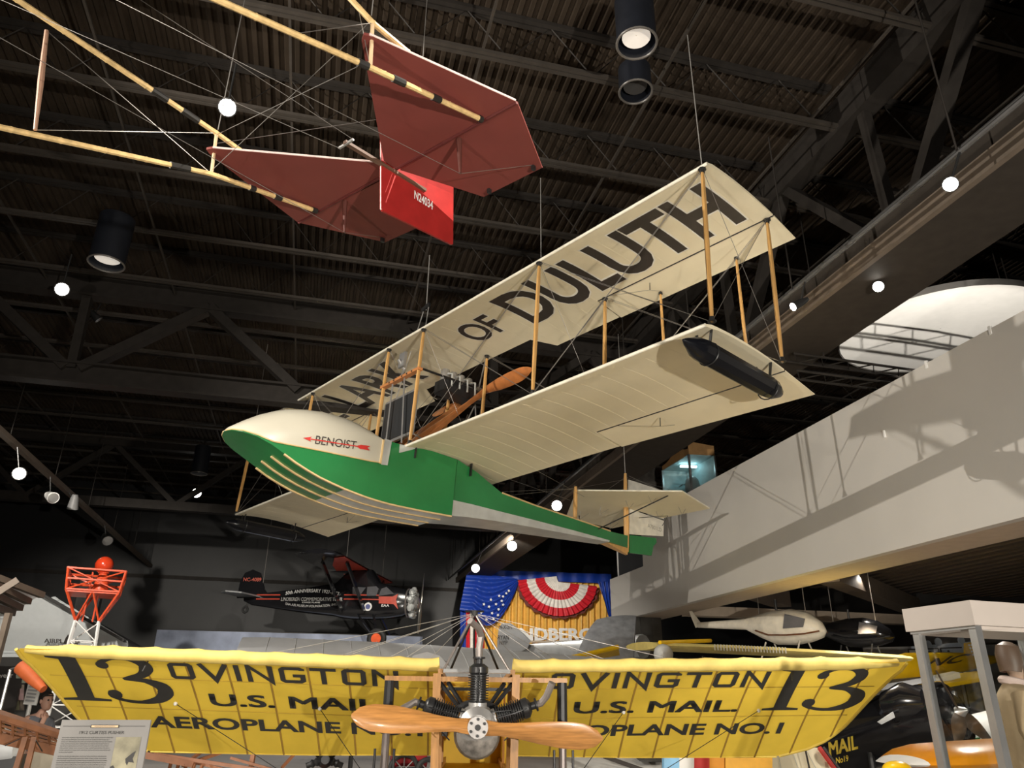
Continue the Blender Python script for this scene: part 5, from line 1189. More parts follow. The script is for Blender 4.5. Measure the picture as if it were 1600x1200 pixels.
for px in (1430, 1500):
    a = dp(px, 1050, 15.8); mb = MB(); mb.path([a, (a[0], a[1], 0)], .05, 6); YN.part('gear_leg', mb, M_fit, world=True)
GS = Thing('striped_racer', 'white and green striped airplane low behind the glass case', 'airplane', dp(1500, 1230, 13.5) * (1, 1, 0))
ag = [(dp(1450, 1158, 13.5), .05), (dp(1475, 1156, 13.5), .2), (dp(1510, 1150, 13.5), .3), (dp(1570, 1140, 13.5), .34)]
mb = MB(); mb.loft([circ(c, nrm(ag[0][0] - ag[-1][0]), r, 16) for c, r in ag]); gs = GS.part('fuselage', mb, M_white, world=True)
mb = MB(); mb.plate([dp(1462, 1162, 13.15), dp(1530, 1152, 13.1), dp(1530, 1163, 13.15), dp(1464, 1168, 13.2)], AU * .05); GS.part('green_stripe', mb, M_green, gs, world=True)
mb = MB(); a = dp(1520, 1165, 13.5); mb.path([a, (a[0], a[1], 0)], .05, 6); GS.part('stand', mb, M_fit, world=True)
# info boards on a grey partition
PT = Thing('grey_partition', 'grey partition with a scalloped pale top behind the yellow airplane', 'partition', dp(1440, 1150, 20) * (1, 1, 0))
a, b = dp(1350, 1012, 20), dp(1640, 1005, 20)
mb = MB(); mb.plate([a, b, b * (1, 1, 0), a * (1, 1, 0)], AU * .1); PT.part('panel', mb, mat('partition_grey', (.32, .31, .30), .7), world=True)
a, b = dp(1424, 1010, 19.6), dp(1535, 1001, 19.6)
mb = MB(); mb.plate([a, b, b - AZ * .9, a - AZ * .9], AU * .05); PT.part('pale_header', mb, mat('header_blue', (.50, .56, .66), .6), world=True)
for px, py in ((1450, 1007), (1466, 1003), (1502, 1001)):
    mb = MB(); mb.lathe([(.1, -.02), (.1, .02)], dp(px, py, 19.6), AU, 18); PT.part('round_top', mb, mat('header_blue', (.50, .56, .66), .6), world=True)
for px0, px1, py, nm in ((1418, 1465, 1015, 'narrow'), (1468, 1512, 1013, 'wide')):
    bd = Thing('info_board', 'white info board with small airplane pictures, the %s one on the partition' % ('left' if px0 < 1440 else 'right'), 'board', dp((px0 + px1) / 2, py + 12, 19.5), group=None)
    a, b = dp(px0, py, 19.56), dp(px1, py - 1.5, 19.56); h = AZ * .5
    mb = MB(); mb.plate([a, b, b - h, a - h], AU * .03); q = bd.part('board', mb, M_white, world=True)
    for p_, r_ in ((a, b), (a - h, b - h), (a, a - h), (b, b - h)):
        mb = MB(); mb.bar(p_ - AU * .02, r_ - AU * .02, .03, .03); bd.part('frame', mb, M_letter, q, world=True)
    for k in (.3, .7):
        c = a + (b - a) * k - h * .62 - AU * .03; mb = MB(); ex2 = nrm(b - a)
        mb.bar(c - ex2 * .13, c + ex2 * .13, .01, .04); mb.bar(c - AZ * .0, c + AZ * .1, .05, .01); mb.bar(c - ex2 * .05 - AZ * .04, c + ex2 * .1 + AZ * .07, .01, .03)
        bd.part('airplane_picture', mb, mat('print_blue', (.08, .14, .36), .6), q, world=True)
    mb = MB(); c = a + (b - a) * .5 - h * .15 - AU * .025; mb.bar(c - nrm(b - a) * .2, c + nrm(b - a) * .2, .008, .035); bd.part('title_line', mb, M_letter, q, world=True)
# long yellow wing seen edge on and its spinner
LYW = Thing('yellow_wing_airplane', 'long yellow wing edge running right from the dark column', 'airplane', dp(1240, 1150, 13) * (1, 1, 0))
rr = []
for k in range(17):
    a = k / 16; c = dp(1028 + 400 * a, 1008 + 21 * a - 2 * math.sin(3.1 * a), 13.6 - .8 * a)
    rr.append([c + AZ * (.075 * math.sin(q)) + AU * (.75 + .75 * -math.cos(q) if True else 0) + AZ * (.06 * (1 - math.cos(q)) * .5) for q in np.linspace(0, 2 * math.pi, 15)[:-1]])
mb = MB(); mb.loft(rr); lw = LYW.part('wing', mb, mat('pale_yellow_wing', (.84, .68, .22), .5), world=True)
for k in range(24):
    a = .22 + k * .012; c = dp(1028 + 400 * a, 1008 + 21 * a - 2 * math.sin(3.1 * a), 13.6 - .8 * a); mb = MB(); mb.bar(c + AZ * .05 - AU * .02, c - AZ * .05 - AU * .02, .018, .02, AU); LYW.part('rib', mb, M_cream, lw, world=True)
mb = MB(); mb.path([dp(1031, 1004, 13.5), dp(1110, 1001, 14.8)], .04, 6); LYW.part('wing_edge', mb, M_yellowp, world=True)
mb = MB(); mb.lathe([(.01, -.2), (.10, -.12), (.16, .05), (.17, .25)], dp(1036, 1021, 12.9), AU + AV * .5, 16); LYW.part('spinner', mb, mat('spinner_white', (.75, .75, .74), .25), world=True)
for px in (1100, 1330):
    a = dp(px, 1025, 13.9); mb = MB(); mb.path([a, (a[0], a[1], 0)], .04, 6); LYW.part('strut', mb, M_fit, world=True)
# helicopters below the mezzanine
def helicopter(base, s, ax, body_m, label, trim, win, skid_m):
    h = Thing('helicopter', label, 'helicopter', base); F_ = nrm(ax); U_ = AZ; Sd = np.cross(F_, U_)
    X = lambda f, s_, u: base + (F_ * f + Sd * s_ + U_ * u) * s
    mb = MB(); mb.loft([[X(f, r * math.cos(q), zc + hgt * math.sin(q)) for q in np.linspace(0, 2 * math.pi, 17)[:-1]] for f, r, hgt, zc in ((1.55, .05, .05, -.1), (1.4, .3, .28, -.05), (1.0, .5, .5, .05), (.4, .6, .62, .1), (-.3, .58, .6, .12), (-.9, .38, .42, .2), (-1.5, .16, .2, .3), (-3.6, .09, .1, .4))]); b = h.part('cabin', mb, body_m, world=True)
    for sg in (-1, 1):
        mb = MB(); mb.add([X(f, sg * (.64 - .0) * k, u) for f, k, u in ((1.0, .82, .02), (1.08, .72, .3), (.4, .9, .5), (.3, 1.02, .0))], [(0, 1, 2, 3)]); h.part('window', mb, win, b, world=True, fix=False)
        mb = MB(); mb.path([X(f, sg * w_, u) for f, w_, u in ((1.45, .3, -.12), (1.0, .52, -.2), (.4, .62, -.22), (-.3, .61, -.18), (-.9, .41, .02))], .03 * s, 6); h.part('stripe', mb, trim, b, world=True)
        mb = MB(); mb.path([X(1.35, sg * .75, -.92), X(1.15, sg * .75, -1.02), X(-1.2, sg * .75, -1.02)], .035 * s, 6); sk = h.part('skid', mb, skid_m, world=True)
        for f in (.7, -.6):
            mb = MB(); mb.path([X(f, sg * .3, -.4), X(f, sg * .75, -1.0)], .03 * s, 6); h.part('skid_leg', mb, skid_m, sk, world=True)
    mb = MB(); mb.path([X(-.2, 0, .6), X(-.2, 0, 1.1)], .05 * s, 8); mst = h.part('rotor_mast', mb, M_iron, world=True)
    mb = MB(); mb.plate([X(-3.4, 0, .4), X(-3.8, 0, .95), X(-3.95, 0, .95), X(-3.7, 0, .3)], Sd * .03 * s); h.part('tail_fin', mb, body_m, world=True)
    for f in (.9, -.9):
        p = X(f, 0, .4); mb = MB(); mb.path([p, (p[0], p[1], 4.66)], .01, 5); h.part('hanging_cable', mb, M_wire, world=True)
    return h
helicopter(dp(1225, 985, 16.8), .62, AV * .5 - AU * .9, mat('helicopter_ivory', (.78, .72, .6), .3), 'ivory helicopter with brown stripes and skids hanging under the mezzanine', M_brownw, M_win, mat('skid_ivory', (.7, .66, .56), .4))
helicopter(dp(1338, 993, 16.9), .52, AV * .55 - AU * .85, M_gloss, 'black helicopter with bright skids hanging right of the ivory helicopter', M_fit, M_win, M_stain)
# striped rudder and pale tarpaulin at the bottom, below the yellow wing
SR = Thing('striped_rudder', 'blue, white and red striped rudder with an orange panel below the yellow wing', 'rudder', dp(1080, 1260, 10.5) * (1, 1, 0))
for x0, x1, m in ((1036, 1060, mat('sky_blue_paint', (.22, .5, .78), .4)), (1060, 1083, M_white), (1083, 1107, M_red), (1107, 1130, M_orange), (1132, 1205, mat('amber_panel', (.85, .42, .03), .4))):
    P = [dp(x0, 1183, 10.5), dp(x1, 1183, 10.5), dp(x1, 1222, 10.4), dp(x0, 1222, 10.4)]
    mb = MB(); mb.plate([p for p in P], AU * .06); SR.part('stripe_panel', mb, m, world=True)
write(SR, '1911', M_letter, quad(dp(1065, 1196, 10.4), dp(1078, 1196, 10.4), dp(1065, 1190, 10.4)), None, .0, world=True) if False else None
a = dp(1100, 1222, 10.4); mb = MB(); mb.path([a, (a[0], a[1], 0)], .05, 6); SR.part('post', mb, M_fit, world=True)
GT = Thing('grey_display_wing', 'pale grey wing surface with a dark rod under the yellow wing', 'wing', dp(980, 1260, 10.5) * (1, 1, 0))
P = [dp(880, 1176, 11.6), dp(1034, 1176, 11.6), dp(1034, 1230, 10.2), dp(880, 1230, 10.2)]
mb = MB(); mb.plate(P, AZ * .08); g_ = GT.part('panel', mb, mat('tarp_grey', (.5, .49, .47), .7), world=True)
mb = MB(); mb.bar(dp(944, 1182, 11.0), dp(1012, 1206, 10.6), .05, .05); GT.part('dark_rod', mb, M_letter, g_, world=True)
mb = MB(); mb.plate([p + AZ * .06 for p in (dp(985, 1184, 11.2), dp(1034, 1184, 11.2), dp(1034, 1198, 10.9), dp(1000, 1196, 10.9))], AZ * .01); GT.part('dark_patch', mb, M_charcoal, g_, world=True)
a = dp(960, 1222, 10.6); mb = MB(); mb.path([a, (a[0], a[1], 0)], .05, 6); GT.part('post', mb, M_fit, world=True)
# ------------------------------------------------------------------ glass case with a flying suit, right foreground
zt = 2.2
c0 = hz(1523, 977, zt); c1 = hz(1425, 987, zt); e1 = nrm((c1 - c0) * (1, 1, 0)); e2 = np.array((e1[1], -e1[0], 0)); L1, L2 = 1.0, 1.15
if e2[0] < 0: e2 = -e2
L1 = np.linalg.norm(c1 - c0); 
CS = Thing('display_case', 'glass display case with steel posts and a pale hood around a flying suit', 'display case', (c0 * (1, 1, 0) + e1 * L1 / 2 + e2 * L2 / 2))
def cbox(nm, a0, a1, b0, b1, za, zb, m, par=None):
    mb = MB(); o = c0 * (1, 1, 0); q = [o + e1 * a + e2 * b for a, b in ((a0, b0), (a1, b0), (a1, b1), (a0, b1))]
    mb.loft([[p + AZ * za for p in q], [p + AZ * zb for p in q]]); return CS.part(nm, mb, m, par, world=True, smooth=False)
cbox('hood', -.03, L1 + .03, -.03, L2 + .03, zt, zt + .17, M_laminate)
cbox('hood_ceiling', 0.02, L1 - .02, .02, L2 - .02, zt - .03, zt, M_laminate)
cbox('plinth', -.02, L1 + .02, -.02, L2 + .02, 0, .35, M_laminate)
for a, b in ((0.0, 0.0), (L1 - .06, 0), (0, L2 - .06), (L1 - .06, L2 - .06)):
    cbox('corner_post', a, a + .06, b, b + .06, .35, zt, M_stain)
cbox('glass_pane', .06, L1 - .06, .02, .026, .35, zt - .02, M_glass); cbox('glass_pane', .02, .026, .06, L2 - .06, .35, zt - .02, M_glass)
cbox('glass_pane', L1 - .03, L1 - .024, .06, L2 - .06, .35, zt - .02, M_glass)
cbox('hood_lip', -.01, L1 + .01, -.01, .03, zt - .02, zt, M_stain)
# mannequin in the case
mc = dp(1590, 1096, 6.1); mc = mc * (1, 1, 0) + AZ * .36
FW = nrm(e2 * .75 - e1 * .65); SD = np.cross(AZ, FW)
MN = Thing('flying_suit_mannequin', 'mannequin in a khaki flying suit with leather helmet and white goggles', 'mannequin', mc)
def ML(f, s, z): return mc + FW * f * 1.15 + SD * s * 1.35 + AZ * z * .995
def ell(f, s, z, rf, rs, n=18): return [ML(f + rf * math.cos(a), s + rs * math.sin(a), z) for a in np.linspace(0, 2 * math.pi, n + 1)[:-1]]
mb = MB(); mb.loft([ell(0, 0, z, rf, rs) for z, rf, rs in ((.85, .13, .17), (1.0, .13, .18), (1.2, .15, .2), (1.36, .14, .21), (1.44, .1, .15), (1.49, .07, .08))]); SU = MN.part('suit_jacket', mb, M_khaki, world=True)
mb = MB(); mb.torus(ML(.01, 0, 1.5), nrm(AZ + FW * .25), .085, .035, 18, 8); MN.part('collar', mb, mat('collar_cloth', (.62, .47, .42), .8), world=True)
for sg in (-1, 1):
    mb = MB(); mb.path([ML(0, sg * .2, 1.4), ML(-.02, sg * .27, 1.15), ML(.06, sg * .27, .9), ML(.1, sg * .25, .82)], [.085, .08, .066, .058], 12); MN.part('sleeve', mb, M_khaki, world=True)
    mb = MB(); mb.path([ML(0, sg * .09, .9), ML(0, sg * .1, .5), ML(0, sg * .1, .02)], [.12, .1, .085], 12); MN.part('trouser_leg', mb, M_khaki, world=True)
    mb = MB(); mb.ball(ML(.12, sg * .25, .78), .05, 10, 8, (1, 1, 1.3)); MN.part('glove', mb, M_leather, world=True)
hd = ML(.03, 0, 1.66); HF = nrm(e2 * .95 - e1 * .2 - AZ * .15); HS = nrm(np.cross(AZ, HF))
def hp(f, s, z): return hd + (HF * f + HS * s + AZ * z) * 1.12
mb = MB(); mb.loft([[hp(cf + rf * math.cos(a), rs * math.sin(a), z) for a in np.linspace(0, 2 * math.pi, 19)[:-1]] for z, cf, rf, rs in ((-.15, -.0, .05, .055), (-.12, .035, .06, .055), (-.09, .03, .08, .065), (-.03, .01, .098, .075), (.04, .0, .1, .08), (.09, -.005, .08, .065), (.12, -.01, .03, .03))]); HDm = MN.part('head', mb, mat('mannequin_skin', (.5, .33, .24), .6), world=True)
mb = MB(); mb.ball(hp(.105, 0, -.035), .018, 8, 6, (1, 1, 1.4)); MN.part('nose', mb, mat('mannequin_skin', (.5, .33, .24), .6), HDm, world=True)
mb = MB(); mb.loft([[hp(cf + rf * math.cos(a), rs * math.sin(a), z + (.05 if math.cos(a) > .5 and z < 0 else 0)) for a in np.linspace(0, 2 * math.pi, 19)[:-1]] for z, cf, rf, rs in ((-.08, -.03, .075, .082), (-.02, -.012, .1, .088), (.045, -.005, .112, .09), (.1, -.01, .09, .072), (.132, -.015, .035, .03))]); MN.part('leather_helmet', mb, M_leather, world=True)
for sg in (-1, 1):
    mb = MB(); mb.torus(hp(.10, sg * .04, .045), nrm(FW + SD * sg * .5), .032, .007, 18, 6); MN.part('goggle_rim', mb, M_white, world=True)
mb = MB(); mb.bar(ML(.14, -.1, 1.25), ML(.14, -.1, .95), .03, .01); mb.bar(ML(.145, .0, 1.4), ML(.155, 0, .9), .02, .012); MN.part('suit_placket', mb, M_leather, SU, world=True)
mb = MB(); mb.lathe([(.22, 0), (.22, .03)], mc - AZ * .01, AZ, 20); MN.part('stand_plate', mb, M_fit, world=True)
# lit glass case on the mezzanine with a pelmet top
GC = Thing('lit_glass_case', 'lit glass cabinet with a curved tan pelmet standing on the mezzanine', 'display case', W(15.6, 9.6, 4.9))
k0 = pv(1076, 710, 9.15); k1 = hz(1035, 735, k0[2]); k2 = hz(1116, 712, k0[2])
zt2 = k0[2]; k1[2] = zt2; k2[2] = zt2; k3 = k1 + k2 - k0; zb2 = 4.92
cyan = mat('case_light', (.62, .95, 1.0), .4, emit=5)
M_cased = mat('case_lining', (.55, .72, .74), .5)
for a, b in ((k1, k3), (k3, k2)):
    mb = MB(); mb.plate([a - AZ * 0, b, b * (1, 1, 0) + AZ * zb2, a * (1, 1, 0) + AZ * zb2], np.cross(nrm(b - a), AZ) * .03); GC.part('back_panel', mb, M_cased, world=True)
for p in (k0, k1, k2, k3):
    mb = MB(); mb.bar(p, p * (1, 1, 0) + AZ * zb2, .05, .05, AU); GC.part('corner_post', mb, M_stain, world=True)
for a, b in ((k0, k1), (k0, k2)):
    mb = MB(); mb.plate([a, b, b * (1, 1, 0) + AZ * zb2, a * (1, 1, 0) + AZ * zb2], np.cross(nrm(b - a), AZ) * .01); GC.part('glass_pane', mb, M_glass, world=True)
mb = MB(); n_ = 14; top = []
for i in range(n_ + 1):
    a = i / n_; top.append(k0 + (k1 - k0) * a + AZ * (.16 + .2 * math.exp(-((a - .42) / .22) ** 2) - .10 * max(0, a - .6)))
d_ = nrm(np.cross(k1 - k0, AZ)) * .05
mb.loft([[p, p + d_, q + d_, q] for p, q in ((top[i], k0 + (k1 - k0) * i / n_) for i in range(n_ + 1))]); GC.part('pelmet', mb, mat('pelmet_tan', (.50, .28, .11), .6), world=True)
mb = MB(); mb.plate([k0, k2, k2 + AZ * .26, k0 + AZ * .36], np.cross(nrm(k2 - k0), AZ) * .05); GC.part('pelmet', mb, mat('pelmet_tan', (.50, .28, .11), .6), world=True)
mb = MB(); mb.plate([k0, k1, k3, k2], AZ * .02); GC.part('case_top', mb, M_cased, world=True)
cc = (k0 + k3) / 2
mb = MB(); mb.bar(cc + (k2 - k0) * -.3 - AZ * .09, cc + (k2 - k0) * .35 - AZ * .09, .08, .05); GC.part('lamp_tube', mb, cyan, world=True)
mb = MB(); mb.bar(cc + (k1 - k0) * .3 - AZ * .5, cc + (k1 - k0) * .3 + (k2 - k0) * .3 - AZ * .4, .3, .02); GC.part('shelf', mb, M_cased, world=True)
GH = Thing('grey_helmet', 'grey hooded helmet shown inside the lit glass cabinet', 'helmet', cc + (k2 - k0) * .15 - AZ * .75)
mb = MB(); o = cc + (k2 - k0) * .12 - AZ * .62; mb.loft([[o + AV * (.2 * r * math.cos(q)) + AU * (.2 * r * math.sin(q)) + AZ * z for q in np.linspace(0, 2 * math.pi, 15)[:-1]] for z, r in ((-.25, 1.05), (.0, 1.0), (.15, .85), (.24, .5), (.27, .1))]); GH.part('shell', mb, mat('helmet_grey', (.45, .47, .46), .5), world=True)
mb = MB(); mb.lathe([(.23, -.34), (.22, -.25)], o, AZ, 16); GH.part('base', mb, M_letter, world=True)
# ------------------------------------------------------------------ text placard, bottom left
PL = Thing('text_placard', 'grey text placard titled 1912 CURTISS PUSHER in the lower left corner', 'placard', dp(158, 1240, 2.62))
q00, q10, q01 = dp(73.5, 1228, 2.55), dp(218, 1228, 2.55), dp(98, 1125, 2.66)
n_ = nrm(np.cross(q10 - q00, q01 - q00)); n_ = n_ if n_ @ (CAM - q00) > 0 else -n_
mb = MB(); mb.plate([q00, q10, q10 + (q01 - q00), q01], n_ * .008); PB = PL.part('board', mb, mat('placard_grey', (.185, .176, .168), .5), world=True)
PQ = lambda a, b, l=.006: q00 + (q10 - q00) * a + (q01 - q00) * b + n_ * l
def pstrip(a0, a1, b0, b1, m, nm, l=.0055):
    mb = MB(); mb.add([PQ(a0, b0, l), PQ(a1, b0, l), PQ(a1, b1, l), PQ(a0, b1, l)], [(0, 1, 2, 3)]); return PL.part(nm, mb, m, PB, world=True, fix=False)
M_ink = mat('placard_ink', (.03, .028, .027), .6); M_ink2 = mat('body_ink', (.085, .08, .077), .6)
pstrip(.03, .36, .894, .902, M_ink, 'rule'); pstrip(.64, .95, .894, .902, M_ink, 'rule'); pstrip(.34, .66, .872, .92, M_ink, 'badge_border'); pstrip(.35, .65, .88, .912, mat('badge_gold', (.6, .42, .24), .5), 'badge', .0065)
pstrip(.385, .615, .892, .9, M_ink2, 'badge_lettering', .0075)
write(PL, '1912 CURTISS PUSHER', M_ink, lambda a, b: PQ(.23 + .5 * a, .775 + .05 * b), PB, .0, world=True)
y = .715; k = 0
while y > -.02:
    r_ = random.Random(k); end = .60 + r_.uniform(-.03, .02); x = .05
    if k == 7: end = .2
    if k == 8: y -= .03
    mb = MB(); nq = 0
    while x < end:
        w_ = r_.uniform(.015, .05); mb.add([PQ(x, y), PQ(min(x + w_, end), y), PQ(min(x + w_, end), y + .012), PQ(x, y + .012)], [(0, 1, 2, 3)]); x += w_ + .008
    o = PL.part('text_line', mb, M_ink2, PB, world=True, fix=False, stuff=True); y -= .032; k += 1
pstrip(.65, .93, .10, .73, mat('photo_sepia', (.26, .235, .155), .5, var=.6, scale=9), 'photo_print')
mb = MB(); mb.add([PQ(a, b, .0065) for a, b in ((.80, .40), (.86, .48), (.90, .52), (.88, .40), (.90, .34), (.84, .35), (.83, .30), (.81, .34))], [tuple(range(8))]); PL.part('photo_figure', mb, M_ink, PB, world=True, fix=False)
mb = MB(); mb.add([PQ(a, b, .0065) for a, b in ((.65, .1), (.93, .1), (.93, .2), (.85, .24), (.72, .22), (.68, .3), (.65, .28))], [tuple(range(7))]); PL.part('photo_ground', mb, M_ink, PB, world=True, fix=False)
a = dp(150, 1220, 2.6); mb = MB(); mb.path([a, (a[0], a[1], 0)], .02, 8); PL.part('stand', mb, M_fit, world=True)
# lattice wooden fuselage at the left edge
LF = Thing('lattice_fuselage', 'bare wooden lattice fuselage entering at the left edge', 'airframe', dp(30, 1240, 6.2) * (1, 1, 0))
tops = [(dp(-60, 1102, 6.0), dp(-60, 1142, 6.0)), (dp(130, 1162, 6.6), dp(130, 1182, 6.6))]
off = AU * .34
for o_ in (0, 1):
    for i in (0, 1):
        a, b = tops[0][i] + off * o_, tops[1][i] + off * o_ * .6
        mb = MB(); mb.bar(a, b, .045, .04 if i == 0 else .075); LF.part('longeron', mb, M_brownw, world=True)
for k in range(4):
    for o_ in (0, 1):
        a = tops[0][0] + (tops[0][1] - tops[0][0]) * (k + .8) / 5 + off * o_; b = tops[1][0] + (tops[1][1] - tops[1][0]) * (k + .8) / 5 + off * o_ * .6
        mb = MB(); mb.bar(a, b, .018, .016); LF.part('stringer', mb, M_brownw, world=True)
for k in range(11):
    t_ = k / 10
    for o_ in (0, 1):
        a = tops[0][0] + (tops[1][0] - tops[0][0]) * t_ + off * o_; b = tops[0][1] + (tops[1][1] - tops[0][1]) * t_ + off * o_
        mb = MB(); mb.bar(a, b, .02, .025, AU); LF.part('upright', mb, M_brownw, world=True)
for px, dx in ((40, -22), (54, -18)):
    a = dp(px, 1152, 6.2); mb = MB(); mb.bar(a, dp(px + dx, 1225, 6.0), .035, .04, AV); LF.part('leg', mb, M_brownw, world=True)
for px0, py0, px1, py1 in ((8, 1165, 32, 1154), (56, 1157, 66, 1174)):
    mb = MB(); mb.path([dp(px0, py0, 6.1), dp(px1, py1, 6.2)], .005, 5); LF.part('brace_wire', mb, M_iron, world=True)
# grey float hull and tan display block behind the lattice
GF = Thing('grey_float_hull', 'pale grey rounded hull low at the left edge', 'hull', dp(-10, 1200, 7.6) * (1, 1, 0))
mb = MB(); mb.loft([[c + AZ * (r * .8 * math.sin(q)) + AU * (r * math.cos(q)) for q in np.linspace(0, 2 * math.pi, 17)[:-1]] for c, r in ((dp(-70, 1160, 7.6), .26), (dp(0, 1167, 7.6), .22), (dp(28, 1170, 7.6), .16), (dp(38, 1172, 7.6), .05))]); GF.part('shell', mb, mat('hull_grey', (.46, .47, .48), .4), world=True)
a = dp(-5, 1180, 7.6); mb = MB(); mb.box((-.2, -.25, 0), (.2, .25, a[2]), (AU, AV, AZ), a * (1, 1, 0)); GF.part('cradle', mb, M_black, world=True)
TBk = Thing('tan_display_block', 'tan display block behind the wooden lattice', 'plinth', dp(72, 1240, 8.2) * (1, 1, 0))
a, b = dp(50, 1160, 8.2), dp(112, 1158, 8.2)
mb = MB(); mb.loft([[a * (1, 1, 0), b * (1, 1, 0), b * (1, 1, 0) + AU * .6, a * (1, 1, 0) + AU * .6], [a, b, b + AU * .6, a + AU * .6]]); TBk.part('block', mb, mat('block_tan', (.42, .37, .29), .7), world=True, smooth=False)
# wooden wing skeleton and rotary engine stand seen below the yellow wing
WS = Thing('wing_skeleton', 'reddish bare wooden wing skeleton below the yellow wing', 'airframe', dp(330, 1260, 11) * (1, 1, 0))
M_rw = mat('red_wood', (.30, .12, .055), .4, var=.2)
for (x0, y0, d0, x1, y1, d1, w_) in ((222, 1179, 7.0, 300, 1194, 7.3, .07), (240, 1178, 7.2, 420, 1205, 7.6, .04), (262, 1182, 7.6, 360, 1204, 7.6, .03), (285, 1196, 7.4, 345, 1176, 7.9, .035), (318, 1172, 7.8, 286, 1196, 7.2, .03), (396, 1178, 7.8, 388, 1225, 7.6, .05), (462, 1176, 8, 440, 1200, 7.8, .03), (360, 1184, 7.6, 460, 1212, 7.6, .03)):
    mb = MB(); mb.bar(dp(x0, y0, d0 + 3.6), dp(x1, y1, d1 + 3.6), w_ * 1.5, w_ * 1.2); WS.part('spar', mb, M_rw, world=True)
for k in range(5):
    mb = MB(); mb.bar(dp(268 + k * 12, 1188 + k * 2, 10.9), dp(262 + k * 12, 1212, 10.8), .035, .04); WS.part('rib', mb, M_rw, world=True)
a = dp(300, 1210, 11); mb = MB(); mb.bar(a, (a[0], a[1], 0), .05, .05, AV); WS.part('trestle', mb, M_rw, world=True)
ES_ = Thing('engine_stand', 'dark engine on a brown wooden stand below the yellow wing', 'engine', dp(508, 1260, 11) * (1, 1, 0))
c = dp(508, 1206, 11); mb = MB(); mb.box((-.15, -.16, 0), (.15, .16, c[2]), (AU, AV, AZ), c * (1, 1, 0)); ES_.part('wooden_stand', mb, M_brownw, world=True)
c = dp(508, 1186, 10.8); mb = MB(); mb.lathe([(.1, -.15), (.12, 0), (.06, .12)], c, -AU, 16); en_ = ES_.part('crankcase', mb, M_iron, world=True)
for k in range(5):
    an = -1.9 + k * .95; d = AV * math.sin(an) + AZ * math.cos(an); mb = MB(); mb.lathe([(.04, .08), (.06, .12), (.04, .15), (.06, .18), (.04, .21), (.04, .27)], c, d, 10); ES_.part('cylinder', mb, M_iron, en_, world=True)
RT_ = Thing('red_tractor', 'dark red tractor with spoked wheels below the propeller', 'tractor', dp(655, 1260, 11) * (1, 1, 0))
M_tr = mat('tractor_red', (.3, .02, .025), .35)
mb = MB(); mb.loft([[c + AZ * .11 * math.sin(q) + AU * .25 * math.cos(q) for q in np.linspace(0, 2 * math.pi, 13)[:-1]] for c in (dp(612, 1188, 11), dp(625, 1184, 11), dp(660, 1185, 11), dp(664, 1188, 11))]); RT_.part('hood', mb, M_tr, world=True)
mb = MB(); mb.path([dp(652, 1182, 11.2), dp(660, 1190, 11)], .07, 8); RT_.part('seat', mb, M_tr, world=True)
for px, r in ((631, .2), (668, .14)):
    c = dp(px, 1204, 10.7); mb = MB(); mb.torus(c, AU, r, .035, 24, 8); wh = RT_.part('wheel', mb, M_rubber, world=True)
    for k in range(8):
        mb = MB(); mb.path([c, c + (AV * math.cos(k * .785) + AZ * math.sin(k * .785)) * r], .008, 4); RT_.part('spoke', mb, M_castalu, wh, world=True)
mb = MB(); c = dp(640, 1200, 11); mb.box((-.15, -.25, 0.0), (.15, .25, c[2]), (AU, AV, AZ), c * (1, 1, 0)); RT_.part('chassis', mb, M_iron, world=True)
# windsock, wall boards and person at the left
WK_ = Thing('windsock', 'orange cone windsock pointing down beside the left wing tip', 'windsock', dp(40, 1050, 9.4))
mb = MB(); a, b = dp(33, 1041, 9.4), dp(68, 1077, 9.2); mb.loft([circ(a + (b - a) * t, nrm(b - a), r, 18) for t, r in ((0, .05), (.02, .09), (.5, .075), (1, .045))]); WK_.part('cone', mb, mat('windsock_orange', (.9, .2, .06), .6), world=True)
mb = MB(); mb.path([dp(16, 1046, 9.5), dp(33, 1041, 9.4)], .012, 6); k_ = dp(16, 1046, 9.5); mb.path([k_, (k_[0], k_[1], 0)], .02, 6); WK_.part('pole', mb, M_stain, world=True)
PM = Thing('photo_mural_board', 'dark exhibit board with a year heading and a photograph of people', 'board', dp(10, 1240, 13) * (1, 1, 0))
a, b = dp(-30, 1040, 13), dp(40, 1042, 13)
mb = MB(); mb.plate([a, b, b * (1, 1, 0), a * (1, 1, 0)], AU * .06); pb = PM.part('board', mb, mat('board_black', (.04, .035, .033), .6), world=True)
write(PM, 'year', M_white, quad(dp(-1, 1061.5, 12.9), dp(20.5, 1061, 12.9), dp(-1, 1054, 12.9)), pb, .02, world=True)
def card(nm, x0, y0, x1, y1, m, d=12.9):
    mb = MB(); mb.add([dp(x0, y1, d), dp(x1, y1, d), dp(x1, y0, d), dp(x0, y0, d)], [(0, 1, 2, 3)]); return PM.part(nm, mb, m, pb, world=True, fix=False)
card('caption_strip', -10, 1064, 18, 1069, mat('caption_pink', (.7, .6, .62), .6)); card('small_picture', 25, 1054, 44, 1067, mat('picture_green', (.42, .46, .36), .6, var=.4, scale=8))
card('people_photo', -20, 1070, 38, 1110, mat('photo_people', (.33, .27, .22), .6, var=.7, scale=5), 12.92)
for x0, y0, x1, y1, c in ((8, 1086, 27, 1100, (.05, .08, .2)), (29, 1076, 37, 1094, (.75, .5, .5)), (12, 1095, 30, 1109, (.26, .25, .16)), (-5, 1080, 6, 1106, (.06, .07, .1)), (22, 1078, 27, 1084, (.5, .3, .2)), (14, 1078, 19, 1084, (.6, .4, .3))):
    card('photo_figure', x0, y0, x1, y1, mat('photo_c%d' % int(x0 + 50), c, .6, var=.3), 12.86)
TBd = Thing('timeline_board', 'white framed board with rows of text beside the head of the visitor in grey', 'board', dp(52, 1240, 12) * (1, 1, 0))
